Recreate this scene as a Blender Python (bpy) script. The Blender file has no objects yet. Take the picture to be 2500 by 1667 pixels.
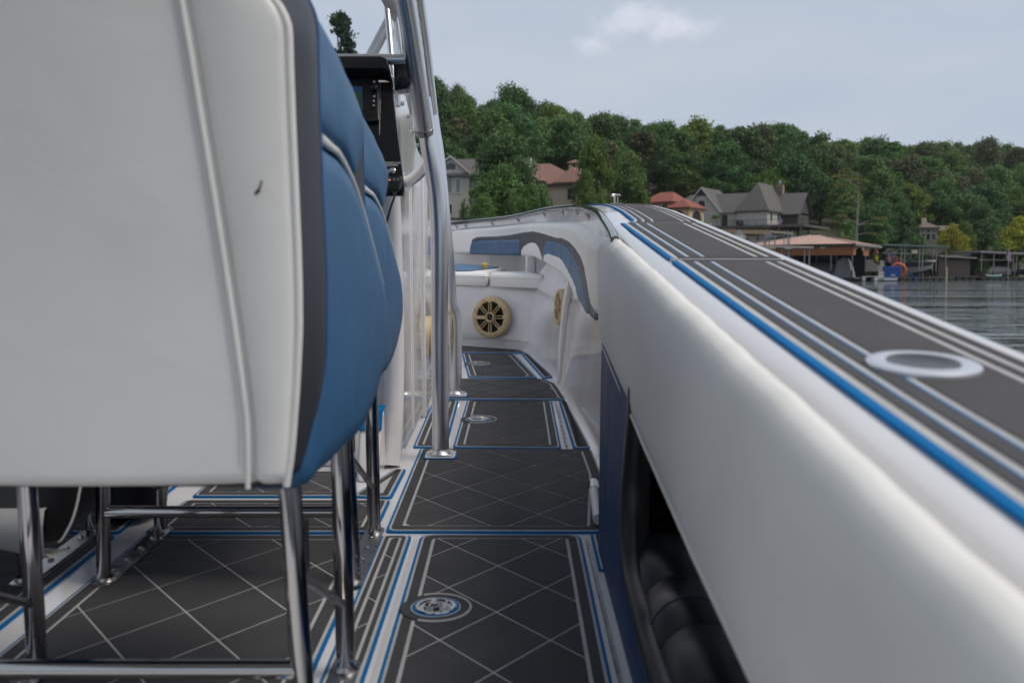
import bpy, bmesh, math, random
import numpy as np
from mathutils import Matrix, Vector
R = math.radians
scene = bpy.context.scene
col = scene.collection

# ---------------------------------------------------------------- camera, sky, sun, exposure
EYE = 0.68            # camera height over the boat's deck
WATER_EYE = 1.05      # camera height over the water
FPX = 2380.0
BOAT_PITCH = math.atan(291 / FPX) - math.atan(164 / FPX)      # the bow rides up by about three degrees
cam = bpy.data.cameras.new('camera')
cam_ob = bpy.data.objects.new('camera', cam)
col.objects.link(cam_ob)
cam.sensor_width = 36.0
cam.lens = FPX / 2500 * 36
cam.clip_start = 0.02
cam.clip_end = 3000
cam_ob.location = (0, 0, WATER_EYE)
cam_ob.rotation_euler = (math.pi / 2 - math.atan(164 / FPX), 0, 0)
cam.dof.use_dof = True
cam.dof.focus_distance = 3.6
cam.dof.aperture_fstop = 5.8
scene.camera = cam_ob

SUN_EL, SUN_AZ = R(56), R(104)      # azimuth from +Y towards +X
world = bpy.data.worlds.new('World')
scene.world = world
world.use_nodes = True
nt = world.node_tree
nt.nodes.clear()
W = lambda t: nt.nodes.new(t)
out = W('ShaderNodeOutputWorld'); bg = W('ShaderNodeBackground'); sky = W('ShaderNodeTexSky')
sky.sky_type = 'NISHITA'; sky.sun_disc = False
sky.sun_elevation = SUN_EL; sky.sun_rotation = SUN_AZ
sky.air_density = 1.0; sky.dust_density = 2.5; sky.ozone_density = 1.5
tc = W('ShaderNodeTexCoord')
mp = W('ShaderNodeMapping'); mp.inputs['Scale'].default_value = (1.0, 1.0, 3.2)
nz = W('ShaderNodeTexNoise'); nz.inputs['Scale'].default_value = 2.6; nz.inputs['Detail'].default_value = 6; nz.inputs['Roughness'].default_value = 0.52
rp = W('ShaderNodeValToRGB'); rp.color_ramp.elements[0].position = 0.36; rp.color_ramp.elements[1].position = 0.72
rp.color_ramp.elements[0].color = (4.55, 5.25, 6.25, 1); rp.color_ramp.elements[1].color = (5.6, 5.95, 6.65, 1)
mx = W('ShaderNodeMix'); mx.data_type = 'RGBA'; mx.inputs[0].default_value = 0.86
nt.links.new(tc.outputs['Generated'], mp.inputs['Vector']); nt.links.new(mp.outputs[0], nz.inputs['Vector'])
nt.links.new(nz.outputs['Fac'], rp.inputs['Fac'])
nt.links.new(sky.outputs['Color'], mx.inputs[6]); nt.links.new(rp.outputs['Color'], mx.inputs[7])
# a small pale cumulus above the wood, a puff broken up by noise
def puff(center, rad, seed):
    d = W('ShaderNodeVectorMath'); d.operation = 'SUBTRACT'; d.inputs[1].default_value = center
    nt.links.new(tc.outputs['Generated'], d.inputs[0])
    s = W('ShaderNodeVectorMath'); s.operation = 'MULTIPLY'; s.inputs[1].default_value = (1 / rad[0], 1 / rad[0], 1 / rad[1])
    nt.links.new(d.outputs[0], s.inputs[0])
    l = W('ShaderNodeVectorMath'); l.operation = 'LENGTH'; nt.links.new(s.outputs[0], l.inputs[0])
    n = W('ShaderNodeTexNoise'); n.inputs['Scale'].default_value = 26 + seed; n.inputs['Detail'].default_value = 7; n.inputs['Roughness'].default_value = .55
    nt.links.new(tc.outputs['Generated'], n.inputs['Vector'])
    a = W('ShaderNodeMath'); a.operation = 'MULTIPLY_ADD'; a.inputs[1].default_value = 1.9; nt.links.new(n.outputs['Fac'], a.inputs[0])
    sb = W('ShaderNodeMath'); sb.operation = 'MULTIPLY'; sb.inputs[1].default_value = -1.0; nt.links.new(l.outputs['Value'], sb.inputs[0])
    nt.links.new(sb.outputs[0], a.inputs[2])
    m = W('ShaderNodeMapRange'); m.inputs['From Min'].default_value = 0.25; m.inputs['From Max'].default_value = 1.0
    m.inputs['To Max'].default_value = 0.6; m.interpolation_type = 'SMOOTHSTEP'
    nt.links.new(a.outputs[0], m.inputs['Value'])
    return m.outputs[0]
def skydir(u, v):
    a = (u - 1250) / FPX; b = (833 - v) / FPX; t = math.atan(164 / FPX)
    return tuple(Vector((a, math.cos(t) + b * math.sin(t), -math.sin(t) + b * math.cos(t))).normalized())
prev = mx.outputs[2]
for c, rd, sd in ((skydir(1665, 66), (.058, .021), 0), (skydir(1450, 105), (.042, .017), 3), (skydir(1560, 50), (.085, .030), 7)):
    f = puff(c, rd, sd)
    m2 = W('ShaderNodeMix'); m2.data_type = 'RGBA'; m2.inputs[7].default_value = (6.9, 7.1, 7.9, 1)
    nt.links.new(f, m2.inputs[0]); nt.links.new(prev, m2.inputs[6]); prev = m2.outputs[2]
nt.links.new(prev, bg.inputs['Color'])
bg.inputs['Strength'].default_value = 0.1
nt.links.new(bg.outputs[0], out.inputs[0])

sun = bpy.data.lights.new('sun', 'SUN'); sun.energy = 2.0; sun.angle = R(30); sun.color = (1, .92, .80)
sun_ob = bpy.data.objects.new('sun', sun); col.objects.link(sun_ob)
sun_dir = Vector((math.sin(SUN_AZ) * math.cos(SUN_EL), math.cos(SUN_AZ) * math.cos(SUN_EL), math.sin(SUN_EL)))
sun_ob.rotation_euler = sun_dir.to_track_quat('Z', 'Y').to_euler()
sun_ob.location = (20, 20, 60)

vs = scene.view_settings
vs.view_transform = 'Standard'; vs.look = 'None'; vs.exposure = 0.14; vs.gamma = 1.0; vs.use_curve_mapping = False
scene.render.engine = 'CYCLES'
scene.cycles.max_bounces = 8; scene.cycles.glossy_bounces = 4; scene.cycles.transparent_max_bounces = 12
scene.cycles.use_denoising = True

# ---------------------------------------------------------------- helpers
BOAT = Matrix.Translation((0, 0, WATER_EYE)) @ Matrix.Rotation(BOAT_PITCH, 4, 'X') @ Matrix.Translation((0, 0, -EYE))
TH = math.atan(291 / FPX)
def ray(u, v):                       # photograph pixel -> (X/Y, (Z-EYE)/Y) in the boat's frame
    a = (u - 1250) / FPX; b = (833 - v) / FPX
    y = math.cos(TH) + b * math.sin(TH); z = -math.sin(TH) + b * math.cos(TH)
    return a / y, z / y
def at(u, v, Y):
    a, b = ray(u, v); return Vector((a * Y, Y, EYE + b * Y))
def far(u, v, Y):                    # the same for the shore, in the world's frame
    a = (u - 1250) / FPX; b = (833 - v) / FPX; t = math.atan(164 / FPX)
    y = math.cos(t) + b * math.sin(t); z = -math.sin(t) + b * math.cos(t)
    return Vector((a / y * Y, Y, WATER_EYE + z / y * Y))

def thing(name, label, cat, base=(0, 0, 0), rot=None, boat=False, group=None, kind=None):
    o = bpy.data.objects.new(name, None); col.objects.link(o); o.empty_display_size = .1
    return tag(o, label, cat, base, rot, boat, group, kind)
def tag(o, label=None, cat=None, base=(0, 0, 0), rot=None, boat=False, group=None, kind=None):
    m = Matrix.Translation(base)
    if rot is not None: m = m @ rot
    if boat: m = BOAT @ m
    o.matrix_world = m
    o['label'] = label if label else None
    if not label: del o['label']
    if cat: o['category'] = cat
    if group: o['group'] = group
    if kind: o['kind'] = kind
    return o
def copy_tree(o, parent=None):
    c = o.copy(); col.objects.link(c); c.parent = parent
    for ch in o.children: copy_tree(ch, c)
    return c

class MB:
    def __init__(s): s.v = []; s.f = []; s.o = Vector((0, 0, 0))
    def org(s, p): s.o = Vector(p); return s
    def add(s, vs, fs):
        n = len(s.v); s.v += [tuple(Vector(p) - s.o) for p in vs]; s.f += [tuple(i + n for i in f) for f in fs]; return s
    def box(s, a, b):
        x0, y0, z0 = a; x1, y1, z1 = b
        return s.add([(x0, y0, z0), (x1, y0, z0), (x1, y1, z0), (x0, y1, z0), (x0, y0, z1), (x1, y0, z1), (x1, y1, z1), (x0, y1, z1)],
                     [(0, 3, 2, 1), (4, 5, 6, 7), (0, 1, 5, 4), (1, 2, 6, 5), (2, 3, 7, 6), (3, 0, 4, 7)])
    def prism(s, poly, z0, z1, bottom=True):
        n = len(poly)
        f = [tuple(range(n, 2 * n))] + [(i, (i + 1) % n, n + (i + 1) % n, n + i) for i in range(n)]
        if bottom: f.append(tuple(range(n - 1, -1, -1)))
        zz = lambda z, p: z(p) if callable(z) else z
        return s.add([(p[0], p[1], zz(z0, p)) for p in poly] + [(p[0], p[1], zz(z1, p)) for p in poly], f)
    def extr(s, loop, d):           # any planar loop of 3-D points, swept along d
        n = len(loop); d = Vector(d)
        return s.add([Vector(p) for p in loop] + [Vector(p) + d for p in loop],
                     [tuple(range(n - 1, -1, -1)), tuple(range(n, 2 * n))] + [(i, (i + 1) % n, n + (i + 1) % n, n + i) for i in range(n)])
    def ring(s, outer, inner, z0, z1):
        n = len(outer)
        v = [(p[0], p[1], z0) for p in outer] + [(p[0], p[1], z1) for p in outer] + [(p[0], p[1], z1) for p in inner] + [(p[0], p[1], z0) for p in inner]
        f = []
        for i in range(n):
            j = (i + 1) % n
            f += [(i, j, n + j, n + i), (n + i, n + j, 2 * n + j, 2 * n + i), (2 * n + i, 2 * n + j, 3 * n + j, 3 * n + i)]
        return s.add(v, f)
    def grid(s, rows, closed=False):
        m, n = len(rows), len(rows[0]); f = []
        for i in range(m - 1):
            for j in range(n if closed else n - 1):
                k = (j + 1) % n
                f.append((i * n + j, i * n + k, (i + 1) * n + k, (i + 1) * n + j))
        return s.add([p for r in rows for p in r], f)
    def tube(s, path, r, n=12, caps=True):
        path = [Vector(p) for p in path]; rows = []
        t0 = (path[1] - path[0]).normalized()
        up = Vector((0, 0, 1)) if abs(t0.z) < .9 else Vector((1, 0, 0))
        x = t0.cross(up).normalized()
        for i, p in enumerate(path):
            t = (path[min(i + 1, len(path) - 1)] - path[max(i - 1, 0)]).normalized()
            x = (x - t * x.dot(t)).normalized(); y = t.cross(x)
            rr = r[i] if isinstance(r, (list, tuple)) else r
            rows.append([p + (x * math.cos(2 * math.pi * k / n) + y * math.sin(2 * math.pi * k / n)) * rr for k in range(n)])
        b = len(s.v); s.grid(rows, True)
        if caps:
            s.f.append(tuple(b + k for k in range(n - 1, -1, -1))); m = b + (len(path) - 1) * n; s.f.append(tuple(m + k for k in range(n)))
        return s
    def lathe(s, prof, n=32, c=(0, 0, 0), closed=False):
        rows = [[(c[0] + r * math.cos(2 * math.pi * k / n), c[1] + r * math.sin(2 * math.pi * k / n), c[2] + z) for k in range(n)] for r, z in prof]
        if closed: rows.append(rows[0])
        return s.grid(rows, True)
    def build(s, name, m, parent=None, smooth=False, bevel=0, seg=2, kind=None, angle=40):
        me = bpy.data.meshes.new(name); me.from_pydata(s.v, [], s.f); me.validate()
        bm = bmesh.new(); bm.from_mesh(me); bmesh.ops.remove_doubles(bm, verts=bm.verts, dist=1e-6)
        bmesh.ops.recalc_face_normals(bm, faces=bm.faces); bm.to_mesh(me); bm.free()
        return link(name, me, m, parent, smooth, bevel, seg, kind, angle)
def link(name, me, m, parent=None, smooth=False, bevel=0, seg=2, kind=None, angle=40):
    o = bpy.data.objects.new(name, me); col.objects.link(o)
    if m is not None and not me.materials: me.materials.append(m)
    if parent is not None: o.parent = parent
    if smooth or bevel:
        for p in me.polygons: p.use_smooth = True
        if not bevel:
            try: me.set_sharp_from_angle(angle=R(angle))
            except Exception: pass
    if bevel:
        b = o.modifiers.new('bevel', 'BEVEL'); b.width = bevel; b.segments = seg; b.limit_method = 'ANGLE'; b.angle_limit = R(30); b.harden_normals = True
    if kind: o['kind'] = kind
    return o

def crom(pts, n):
    P = [Vector(p) for p in pts]; res = []
    P = [P[0] * 2 - P[1]] + P + [P[-1] * 2 - P[-2]]
    for i in range(1, len(P) - 2):
        for k in range(n):
            t = k / n; a, b, c, d = P[i - 1:i + 3]
            res.append(.5 * ((2 * b) + (c - a) * t + (2 * a - 5 * b + 4 * c - d) * t * t + (3 * b - a - 3 * c + d) * t ** 3))
    res.append(P[-2]); return res
def lerpt(x, xs, ys): return float(np.interp(x, xs, ys))
def area(p): return .5 * sum(p[i][0] * p[(i + 1) % len(p)][1] - p[(i + 1) % len(p)][0] * p[i][1] for i in range(len(p)))
def inset(poly, d):
    if area(poly) < 0: poly = poly[::-1]
    n = len(poly); L = []
    for i in range(n):
        a, b = Vector(poly[i][:2]), Vector(poly[(i + 1) % n][:2]); t = (b - a).normalized(); L.append((a + Vector((-t.y, t.x)) * d, t))
    res = []
    for i in range(n):
        (p, t), (q, s) = L[i - 1], L[i]
        cr = t.x * s.y - t.y * s.x
        if abs(cr) < 1e-6: res.append((q.x, q.y)); continue
        w = q - p; k = (w.x * s.y - w.y * s.x) / cr; res.append((p.x + t.x * k, p.y + t.y * k))
    return res
def rounded(poly, r, n=4):
    if area(poly) < 0: poly = poly[::-1]
    res = []; m = len(poly)
    for i in range(m):
        p, a, b = Vector(poly[i]), Vector(poly[i - 1]), Vector(poly[(i + 1) % m])
        la, lb = (a - p).length, (b - p).length; q = min(r, la * .45, lb * .45)
        s, e = p + (a - p).normalized() * q, p + (b - p).normalized() * q
        for k in range(n + 1):
            t = k / n; c = s * (1 - t) ** 2 + p * 2 * t * (1 - t) + e * t * t; res.append((c.x, c.y))
    return res
def clip(sub, cp):
    res = sub
    for i in range(len(cp)):
        a, b = cp[i], cp[(i + 1) % len(cp)]; inp = res; res = []
        side = lambda p: (b[0] - a[0]) * (p[1] - a[1]) - (b[1] - a[1]) * (p[0] - a[0])
        for j in range(len(inp)):
            p, q = inp[j - 1], inp[j]; sp, sq = side(p), side(q)
            if (sp >= 0) != (sq >= 0):
                t = sp / (sp - sq); res.append((p[0] + (q[0] - p[0]) * t, p[1] + (q[1] - p[1]) * t))
            if sq >= 0: res.append(q)
        if not res: return []
    return res
def clean(poly, eps=2e-3):
    r = []
    for p in poly:
        if not r or math.hypot(p[0] - r[-1][0], p[1] - r[-1][1]) > eps: r.append(p)
    if len(r) > 1 and math.hypot(r[0][0] - r[-1][0], r[0][1] - r[-1][1]) < eps: r.pop()
    return r

# ---------------------------------------------------------------- materials
def mat(name, c, rough=.5, metal=0, coat=0, var=.0, vscale=6, bump=0, bscale=80, stretch=(1, 1, 1), rvar=0, spec=.5, dirt=0, dscale=3, dcol=None, rand=0, coatr=.05, bump2=0, b2scale=10, b2str=(1, 1, 1)):
    m = bpy.data.materials.new(name); m.use_nodes = True; t = m.node_tree; N = t.nodes; b = N['Principled BSDF']
    b.inputs['Base Color'].default_value = (*c, 1); b.inputs['Roughness'].default_value = rough; b.inputs['Metallic'].default_value = metal
    b.inputs['Coat Weight'].default_value = coat; b.inputs['Coat Roughness'].default_value = coatr; b.inputs['Specular IOR Level'].default_value = spec
    tcn = N.new('ShaderNodeTexCoord'); mpn = N.new('ShaderNodeMapping'); mpn.inputs['Scale'].default_value = stretch
    t.links.new(tcn.outputs['Object'], mpn.inputs['Vector'])
    cur = None
    def noise(scale, det=5, st=False):
        n = N.new('ShaderNodeTexNoise'); n.inputs['Scale'].default_value = scale; n.inputs['Detail'].default_value = det
        t.links.new(mpn.outputs[0] if st else tcn.outputs['Object'], n.inputs['Vector']); return n
    if var or dirt or rand:
        rgb = N.new('ShaderNodeRGB'); rgb.outputs[0].default_value = (*c, 1); cur = rgb.outputs[0]
    if var:
        n = noise(vscale); r = N.new('ShaderNodeMapRange'); r.inputs['From Min'].default_value = .3; r.inputs['From Max'].default_value = .7
        r.inputs['To Min'].default_value = 1 - var; r.inputs['To Max'].default_value = 1 + var
        t.links.new(n.outputs['Fac'], r.inputs['Value'])
        h = N.new('ShaderNodeHueSaturation'); t.links.new(r.outputs[0], h.inputs['Value']); t.links.new(cur, h.inputs['Color']); cur = h.outputs[0]
    if rand:
        oi = N.new('ShaderNodeObjectInfo'); r = N.new('ShaderNodeMapRange'); r.inputs['To Min'].default_value = 1 - rand; r.inputs['To Max'].default_value = 1 + rand
        t.links.new(oi.outputs['Random'], r.inputs['Value'])
        h = N.new('ShaderNodeHueSaturation'); t.links.new(r.outputs[0], h.inputs['Value']); t.links.new(cur, h.inputs['Color']); cur = h.outputs[0]
    if dirt:
        n = noise(dscale, 8); r = N.new('ShaderNodeMapRange'); r.inputs['From Min'].default_value = .52; r.inputs['From Max'].default_value = .75; r.inputs['To Max'].default_value = dirt
        t.links.new(n.outputs['Fac'], r.inputs['Value'])
        mm = N.new('ShaderNodeMix'); mm.data_type = 'RGBA'; mm.inputs[7].default_value = (*(dcol or (.2, .18, .15)), 1)
        t.links.new(r.outputs[0], mm.inputs[0]); t.links.new(cur, mm.inputs[6]); cur = mm.outputs[2]
    if cur is not None: t.links.new(cur, b.inputs['Base Color'])
    if rvar:
        n = noise(vscale * 1.7); r = N.new('ShaderNodeMapRange'); r.inputs['From Min'].default_value = .3; r.inputs['From Max'].default_value = .7
        r.inputs['To Min'].default_value = max(.02, rough - rvar); r.inputs['To Max'].default_value = min(1, rough + rvar)
        t.links.new(n.outputs['Fac'], r.inputs['Value']); t.links.new(r.outputs[0], b.inputs['Roughness'])
    if bump:
        n = noise(bscale, 3, True); bp = N.new('ShaderNodeBump'); bp.inputs['Strength'].default_value = bump; bp.inputs['Distance'].default_value = .3 / bscale
        t.links.new(n.outputs['Fac'], bp.inputs['Height']); t.links.new(bp.outputs[0], b.inputs['Normal'])
        if bump2:
            m2 = N.new('ShaderNodeMapping'); m2.inputs['Scale'].default_value = b2str; t.links.new(tcn.outputs['Object'], m2.inputs['Vector'])
            n2 = N.new('ShaderNodeTexNoise'); n2.inputs['Scale'].default_value = b2scale; n2.inputs['Detail'].default_value = 3; n2.inputs['Distortion'].default_value = .6
            t.links.new(m2.outputs[0], n2.inputs['Vector'])
            bq = N.new('ShaderNodeBump'); bq.inputs['Strength'].default_value = 1; bq.inputs['Distance'].default_value = bump2
            t.links.new(n2.outputs['Fac'], bq.inputs['Height']); t.links.new(bq.outputs[0], bp.inputs['Normal'])
    return m
gelcoat = mat('gelcoat', (.78, .765, .775), .16, coat=.6, rvar=.06, var=.02, vscale=3, dirt=.12, dscale=4, dcol=(.5, .48, .46))
vinyl = mat('white_vinyl', (.78, .77, .735), .42, var=.035, vscale=3.5, bump=.3, bscale=380, rvar=.08, dirt=.22, dscale=5, dcol=(.58, .56, .51), bump2=.0016, b2scale=7, b2str=(1, 1, 1.4))
vinyl_blue = mat('blue_vinyl', (.028, .103, .22), .46, var=.07, vscale=5, bump=.3, bscale=380, rvar=.08, bump2=.003, b2scale=10, b2str=(1, 1, .6))
vinyl_dark = mat('charcoal_vinyl', (.032, .035, .045), .48, bump=.2, bscale=420, rvar=.05)
vinyl_navy = mat('navy_vinyl', (.008, .046, .150), .5, spec=.25, bump=.15, bscale=380, rvar=.05)
vinyl_black = mat('black_vinyl', (.012, .012, .014), .35, bump=.15, bscale=380, rvar=.08)
eva = mat('dark_foam', (.054, .054, .058), .82, var=.12, vscale=7, bump=.35, bscale=160, stretch=(14, 1, 1), spec=.35, rand=.08, dirt=.55, dscale=3.2, dcol=(.095, .092, .090))
eva_g = mat('gunwale_foam', (.075, .074, .076), .85, var=.1, vscale=9, bump=.35, bscale=160, stretch=(1, 9, 1), spec=.3)
eva_blue = mat('blue_foam', (.0, .135, .37), .75, var=.08, vscale=9, spec=.15)
eva_grey = mat('grey_foam', (.44, .44, .44), .8, var=.08, vscale=20, dirt=.3, dscale=9, dcol=(.25, .24, .22))
chrome = mat('polished_steel', (.47, .455, .445), .08, metal=1, rvar=.04, vscale=12)
alu = mat('brushed_aluminium', (.76, .77, .79), .30, metal=1, rvar=.015, vscale=5, stretch=(6, 6, .2))
steel = mat('satin_steel', (.42, .41, .41), .3, metal=1, var=.1, vscale=14, rvar=.1, dirt=.4, dscale=16, dcol=(.16, .14, .12))
tan = mat('tan_plastic', (.56, .42, .23), .5, var=.04, vscale=10)
blackp = mat('black_plastic', (.010, .010, .011), .32, rvar=.08, vscale=30)
blackm = mat('black_rubber', (.012, .012, .013), .55, bump=.2, bscale=90)
rail_black = mat('black_chrome', (.10, .10, .10), .08, metal=1)
dashm = mat('black_dash_panel', (.008, .008, .009), .18, coat=.3, bump=.05, bscale=600)
# ================================================================ THE BOAT
boat = thing('boat', 'white centre console boat with dark foam deck pads and blue trim, seen from on board', 'boat', (0, 0, 0), boat=True)
CX = -0.82                      # the boat's centre line
def mir(p): return (2 * CX - p[0], p[1], p[2])
# sheer: height and plan of the starboard gunwale, stations along Y
SY = [-.3, 0, .6, 1.2, 1.8, 2.4, 3.0, 3.4, 4.2, 4.9, 5.5, 6.2, 6.8, 7.3, 7.6]
def GZ(Y): return lerpt(Y, [-.3, 3.0, 3.4, 3.8, 4.2, 4.9, 5.5, 6.2, 7.2, 7.7], [.4735 - .0236, .7096, .732, .745, .752, .752, .745, .722, .684, .665])
XO = lambda Y: lerpt(Y, [-.3, 2.6, 3.6, 4.2, 4.9, 5.5, 6.2, 6.8, 7.3, 7.62], [.495, .495, .492, .485, .43, .335, .145, -.12, -.45, -.80])
XI = lambda Y: lerpt(Y, [-.3, 2.5, 2.6, 3.6, 4.2, 4.9, 5.4, 6.2, 6.8, 7.25], [.28, .28, .322, .3445, .35, .302, .235, .04, -.2, -.47])
RIM = crom([(.226, 2.1, .628), (.236, 2.3, .648), (.248, 2.6, .673), (.264, 2.95, .694), (.280, 3.4, .71), (.288, 4.0, .728), (.277, 4.5, .738), (.179, 5.3, .735), (-.01, 6.2, .70), (-.25, 6.85, .678), (-.45, 7.2, .66), (-.66, 7.42, .65), (-.82, 7.5, .648)], 8)
RY = [p.y for p in RIM]; RX = [p.x for p in RIM]; RZ = [p.z for p in RIM]

# deck floor
FL = [(.205, .2), (.205, 2.16), (.225, 2.4), (.250, 2.65), (.252, 2.88), (.218, 3.69), (.200, 4.02), (.190, 4.3), (.085, 5.05), (.03, 5.17), (-.30, 5.36)]
deck = MB().prism(FL + [(CX, 5.40)] + [(2 * CX - x, y) for x, y in FL[::-1]], -.05, 0).build('deck_floor', gelcoat, boat)

# hull outside, gunwale top, inner lip
def station(Y):
    xo, gz = XO(Y), GZ(Y); xi = lerpt(Y, RY, RX) + .006 if Y > 2.35 else .247
    rz = lerpt(Y, RY, RZ) if Y > 2.35 else gz - .024
    k = lerpt(Y, [4, 7.6], [1, .25])
    return [(CX + (xo - CX) * .72, Y - .0, -.75), (CX + (xo - CX) * .93, Y, -.15), (xo + .012, Y, gz - .16), (xo + .014, Y, gz - .05), (xo + .010, Y, gz - .006), (xo + .003, Y, gz + .005), (xo - .006, Y, gz + .005), (xo - .011, Y, gz),
            (xi + .030 * k + (.02 if Y > 2.35 else 0), Y, gz - .0005), (xi + .010, Y, gz - .007 if Y <= 2.35 else rz + .008), (xi, Y, rz), (xi - .002, Y, rz - .035)]
ys = sorted(set([round(-.3 + i * .1, 3) for i in range(80)] + [7.58]))
for nm, fn in (('gunwale', lambda p: p), ('gunwale', mir)):
    MB().grid([[fn(p) for p in station(y)] for y in ys]).build(nm, gelcoat, boat, smooth=True, angle=60)
MB().tube([(XO(y) + .016, y, GZ(y) - .055) for y in ys], .011, 8).build('rub_rail', blackp, boat, smooth=True)

# inner liner of the bow cockpit, from deck to rim
def liner_rows(side):
    low = crom([(.25, 2.45, .0), (.252, 2.7, 0), (.254, 2.9, 0), (.222, 3.69, 0), (.207, 3.98, 0)], 6) + crom([(.196, 4.06, 0), (.194, 4.3, 0), (.095, 5.03, 0), (.05, 5.22, 0)], 6)
    rows = []
    for i, p in enumerate(low):
        aft = p.y < 4.02
        X2 = lerpt(p.y, RY, RX); Z2 = lerpt(p.y, RY, RZ)
        o = .0 if aft else -.022
        m = lerpt(p.y, [2.4, 3.6, 4.0, 5.2], [.020, .030, .04, .075]) + o
        r = [(p.x - .022, p.y, .003), (p.x - .006, p.y, .008), (p.x + .004, p.y, .03), (p.x + m * .6, p.y, .20), (p.x + m, p.y, .34), (max(p.x + m, X2 - .004 + o * .3), p.y, .46), (X2 + .002, p.y, Z2 - .04), (X2 - .001, p.y, Z2 - .004)]
        rows.append([side(q) for q in r])
    return rows
for fn in (lambda p: p, mir):
    MB().grid(liner_rows(fn)).build('liner_side', gelcoat, boat, smooth=True, angle=50)
# pilaster edge ahead of the small speaker
MB().tube(crom([(.203, 4.03, .02), (.212, 4.03, .2), (.226, 4.02, .36), (.25, 4.02, .47)], 6), .016, 10).build('liner_rib', gelcoat, boat, smooth=True)
# bow seat base: the wall that carries the speaker, its kick strip and the platform on top
wall = [(-.30, 5.38), (.045, 5.18), (.10, 5.10)]
rows = []
for z, off, dx in ((.0, 0, 0), (.05, 0, 0), (.052, -.012, .004), (.30, -.03, .10), (.335, -.02, .125), (.337, .02, .125)):
    rows.append([(2 * CX + .30, 5.38 + off, z), (-.30, 5.36 + off, z), (-.1, 5.27 + off, z), (.03 + dx * .55, 5.19 + off, z), (.085 + dx, 5.12 + off * .5, z)])
MB().grid(rows).build('bow_seat_base', gelcoat, boat, smooth=True, angle=30)
plat = [(.20, 5.12), (.155, 5.45), (-.02, 6.15), (-.30, 6.85), (-.6, 7.25), (CX, 7.35)]
MB().prism(plat + [(2 * CX - x, y) for x, y in plat[::-1]] + [(2 * CX + .10, 5.24), (2 * CX + .30, 5.37), (-.30, 5.365), (-.1, 5.275), (.10, 5.2)], .30, .334).build('bow_seat_platform', gelcoat, boat)
# liner behind the bow cushions, below the backrests
rows = []
for p in RIM:
    if p.y < 5.0: continue
    kk = min(1, (p.y - 5.0) / .6)
    rows.append([(p.x + .06 * kk, p.y + .06 * kk, .33), (p.x + .07 * kk, p.y + .07 * kk, .46), (p.x + .05 * kk, p.y + .05 * kk, .56), (p.x, p.y, p.z - .02), (p.x, p.y, p.z - .005)])
for fn in (lambda p: p, mir):
    MB().grid([[fn(q) for q in r] for r in rows]).build('bow_liner', gelcoat, boat, smooth=True)
# moulded block carrying the side backrest beside the bow cushion
MB().box((.075, 5.42, .33), (.135, 5.56, .50)).build('seat_pillar', gelcoat, boat, bevel=.012)

# bow rim rail with its standoffs
rail = MB().tube([(p.x - .004, p.y, p.z + .012) for p in RIM] + [(mir(p)[0] + .004, p.y, p.z + .012) for p in RIM[::-1][1:]], .011, 10).build('rim_rail', rail_black, boat, smooth=True)
for (x, y) in ((1115, 553), (1138, 555), (1205, 545), (1272, 538), (1328, 530), (1374, 525), (1410, 527), (1437, 537)):
    k = ray(x, y)[0]; j = min(range(len(RIM)), key=lambda i: abs(RIM[i].x / RIM[i].y - k)); p = RIM[j]
    MB().tube([(p.x - .016, p.y - .012, p.z + .000), (p.x + .002, p.y - .004, p.z - .026)], .0065, 8).build('rail_standoff', steel, rail, smooth=True)

# ---------------------------------------------------------------- foam deck pads
LAT = (-.0275, 1.858, .09, .115)
def deck_pad(poly, border=.026, lattice=True, trim=.0065, r=.012, line=.0046, dark_only=False):
    if area(poly) < 0: poly = poly[::-1]
    pad = MB().prism(rounded(inset(poly, trim * .9), r), .0, .0066, False).build('deck_pad', eva_grey, boat)
    MB().prism(rounded(poly, r), -.001, .0045, False).build('blue_trim', eva_blue, pad)
    a = inset(poly, trim + .0045); b = inset(poly, trim + .0045 + border)
    MB().ring(rounded(a, r * .9), rounded(b, r * .5), .003, .0080).build('border_band', eva, pad)
    c = inset(poly, trim + .0045 + border + line)
    if area(c) <= 1e-4: return pad
    xs = [p[0] for p in c]; yy = [p[1] for p in c]
    for i in range(int((min(xs) - LAT[0]) / LAT[2]) - 2, int((max(xs) - LAT[0]) / LAT[2]) + 3):
        for j in range(int((min(yy) - LAT[1]) / LAT[3]) - 2, int((max(yy) - LAT[1]) / LAT[3]) + 3):
            if (i + j) % 2 == 0: continue
            x, y = LAT[0] + i * LAT[2], LAT[1] + j * LAT[3]
            q = clean(clip([(x, y - LAT[3]), (x + LAT[2], y), (x, y + LAT[3]), (x - LAT[2], y)], c))
            if len(q) < 3 or abs(area(q)) < 3e-4: continue
            q2 = inset(q, .0021)
            if area(q2) < 1e-4 or area(q2) > area(q): continue
            top = inset(q2, .0009)
            n = len(q2); m = MB()
            m.add([(p[0], p[1], .003) for p in q2] + [(p[0], p[1], .0075) for p in q2] + [(p[0], p[1], .0081) for p in top],
                  [tuple(range(2 * n, 3 * n))] + [(k, (k + 1) % n, n + (k + 1) % n, n + k) for k in range(n)] + [(n + k, n + (k + 1) % n, 2 * n + (k + 1) % n, 2 * n + k) for k in range(n)])
            m.build('tile', eva, pad)
    return pad
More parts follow.
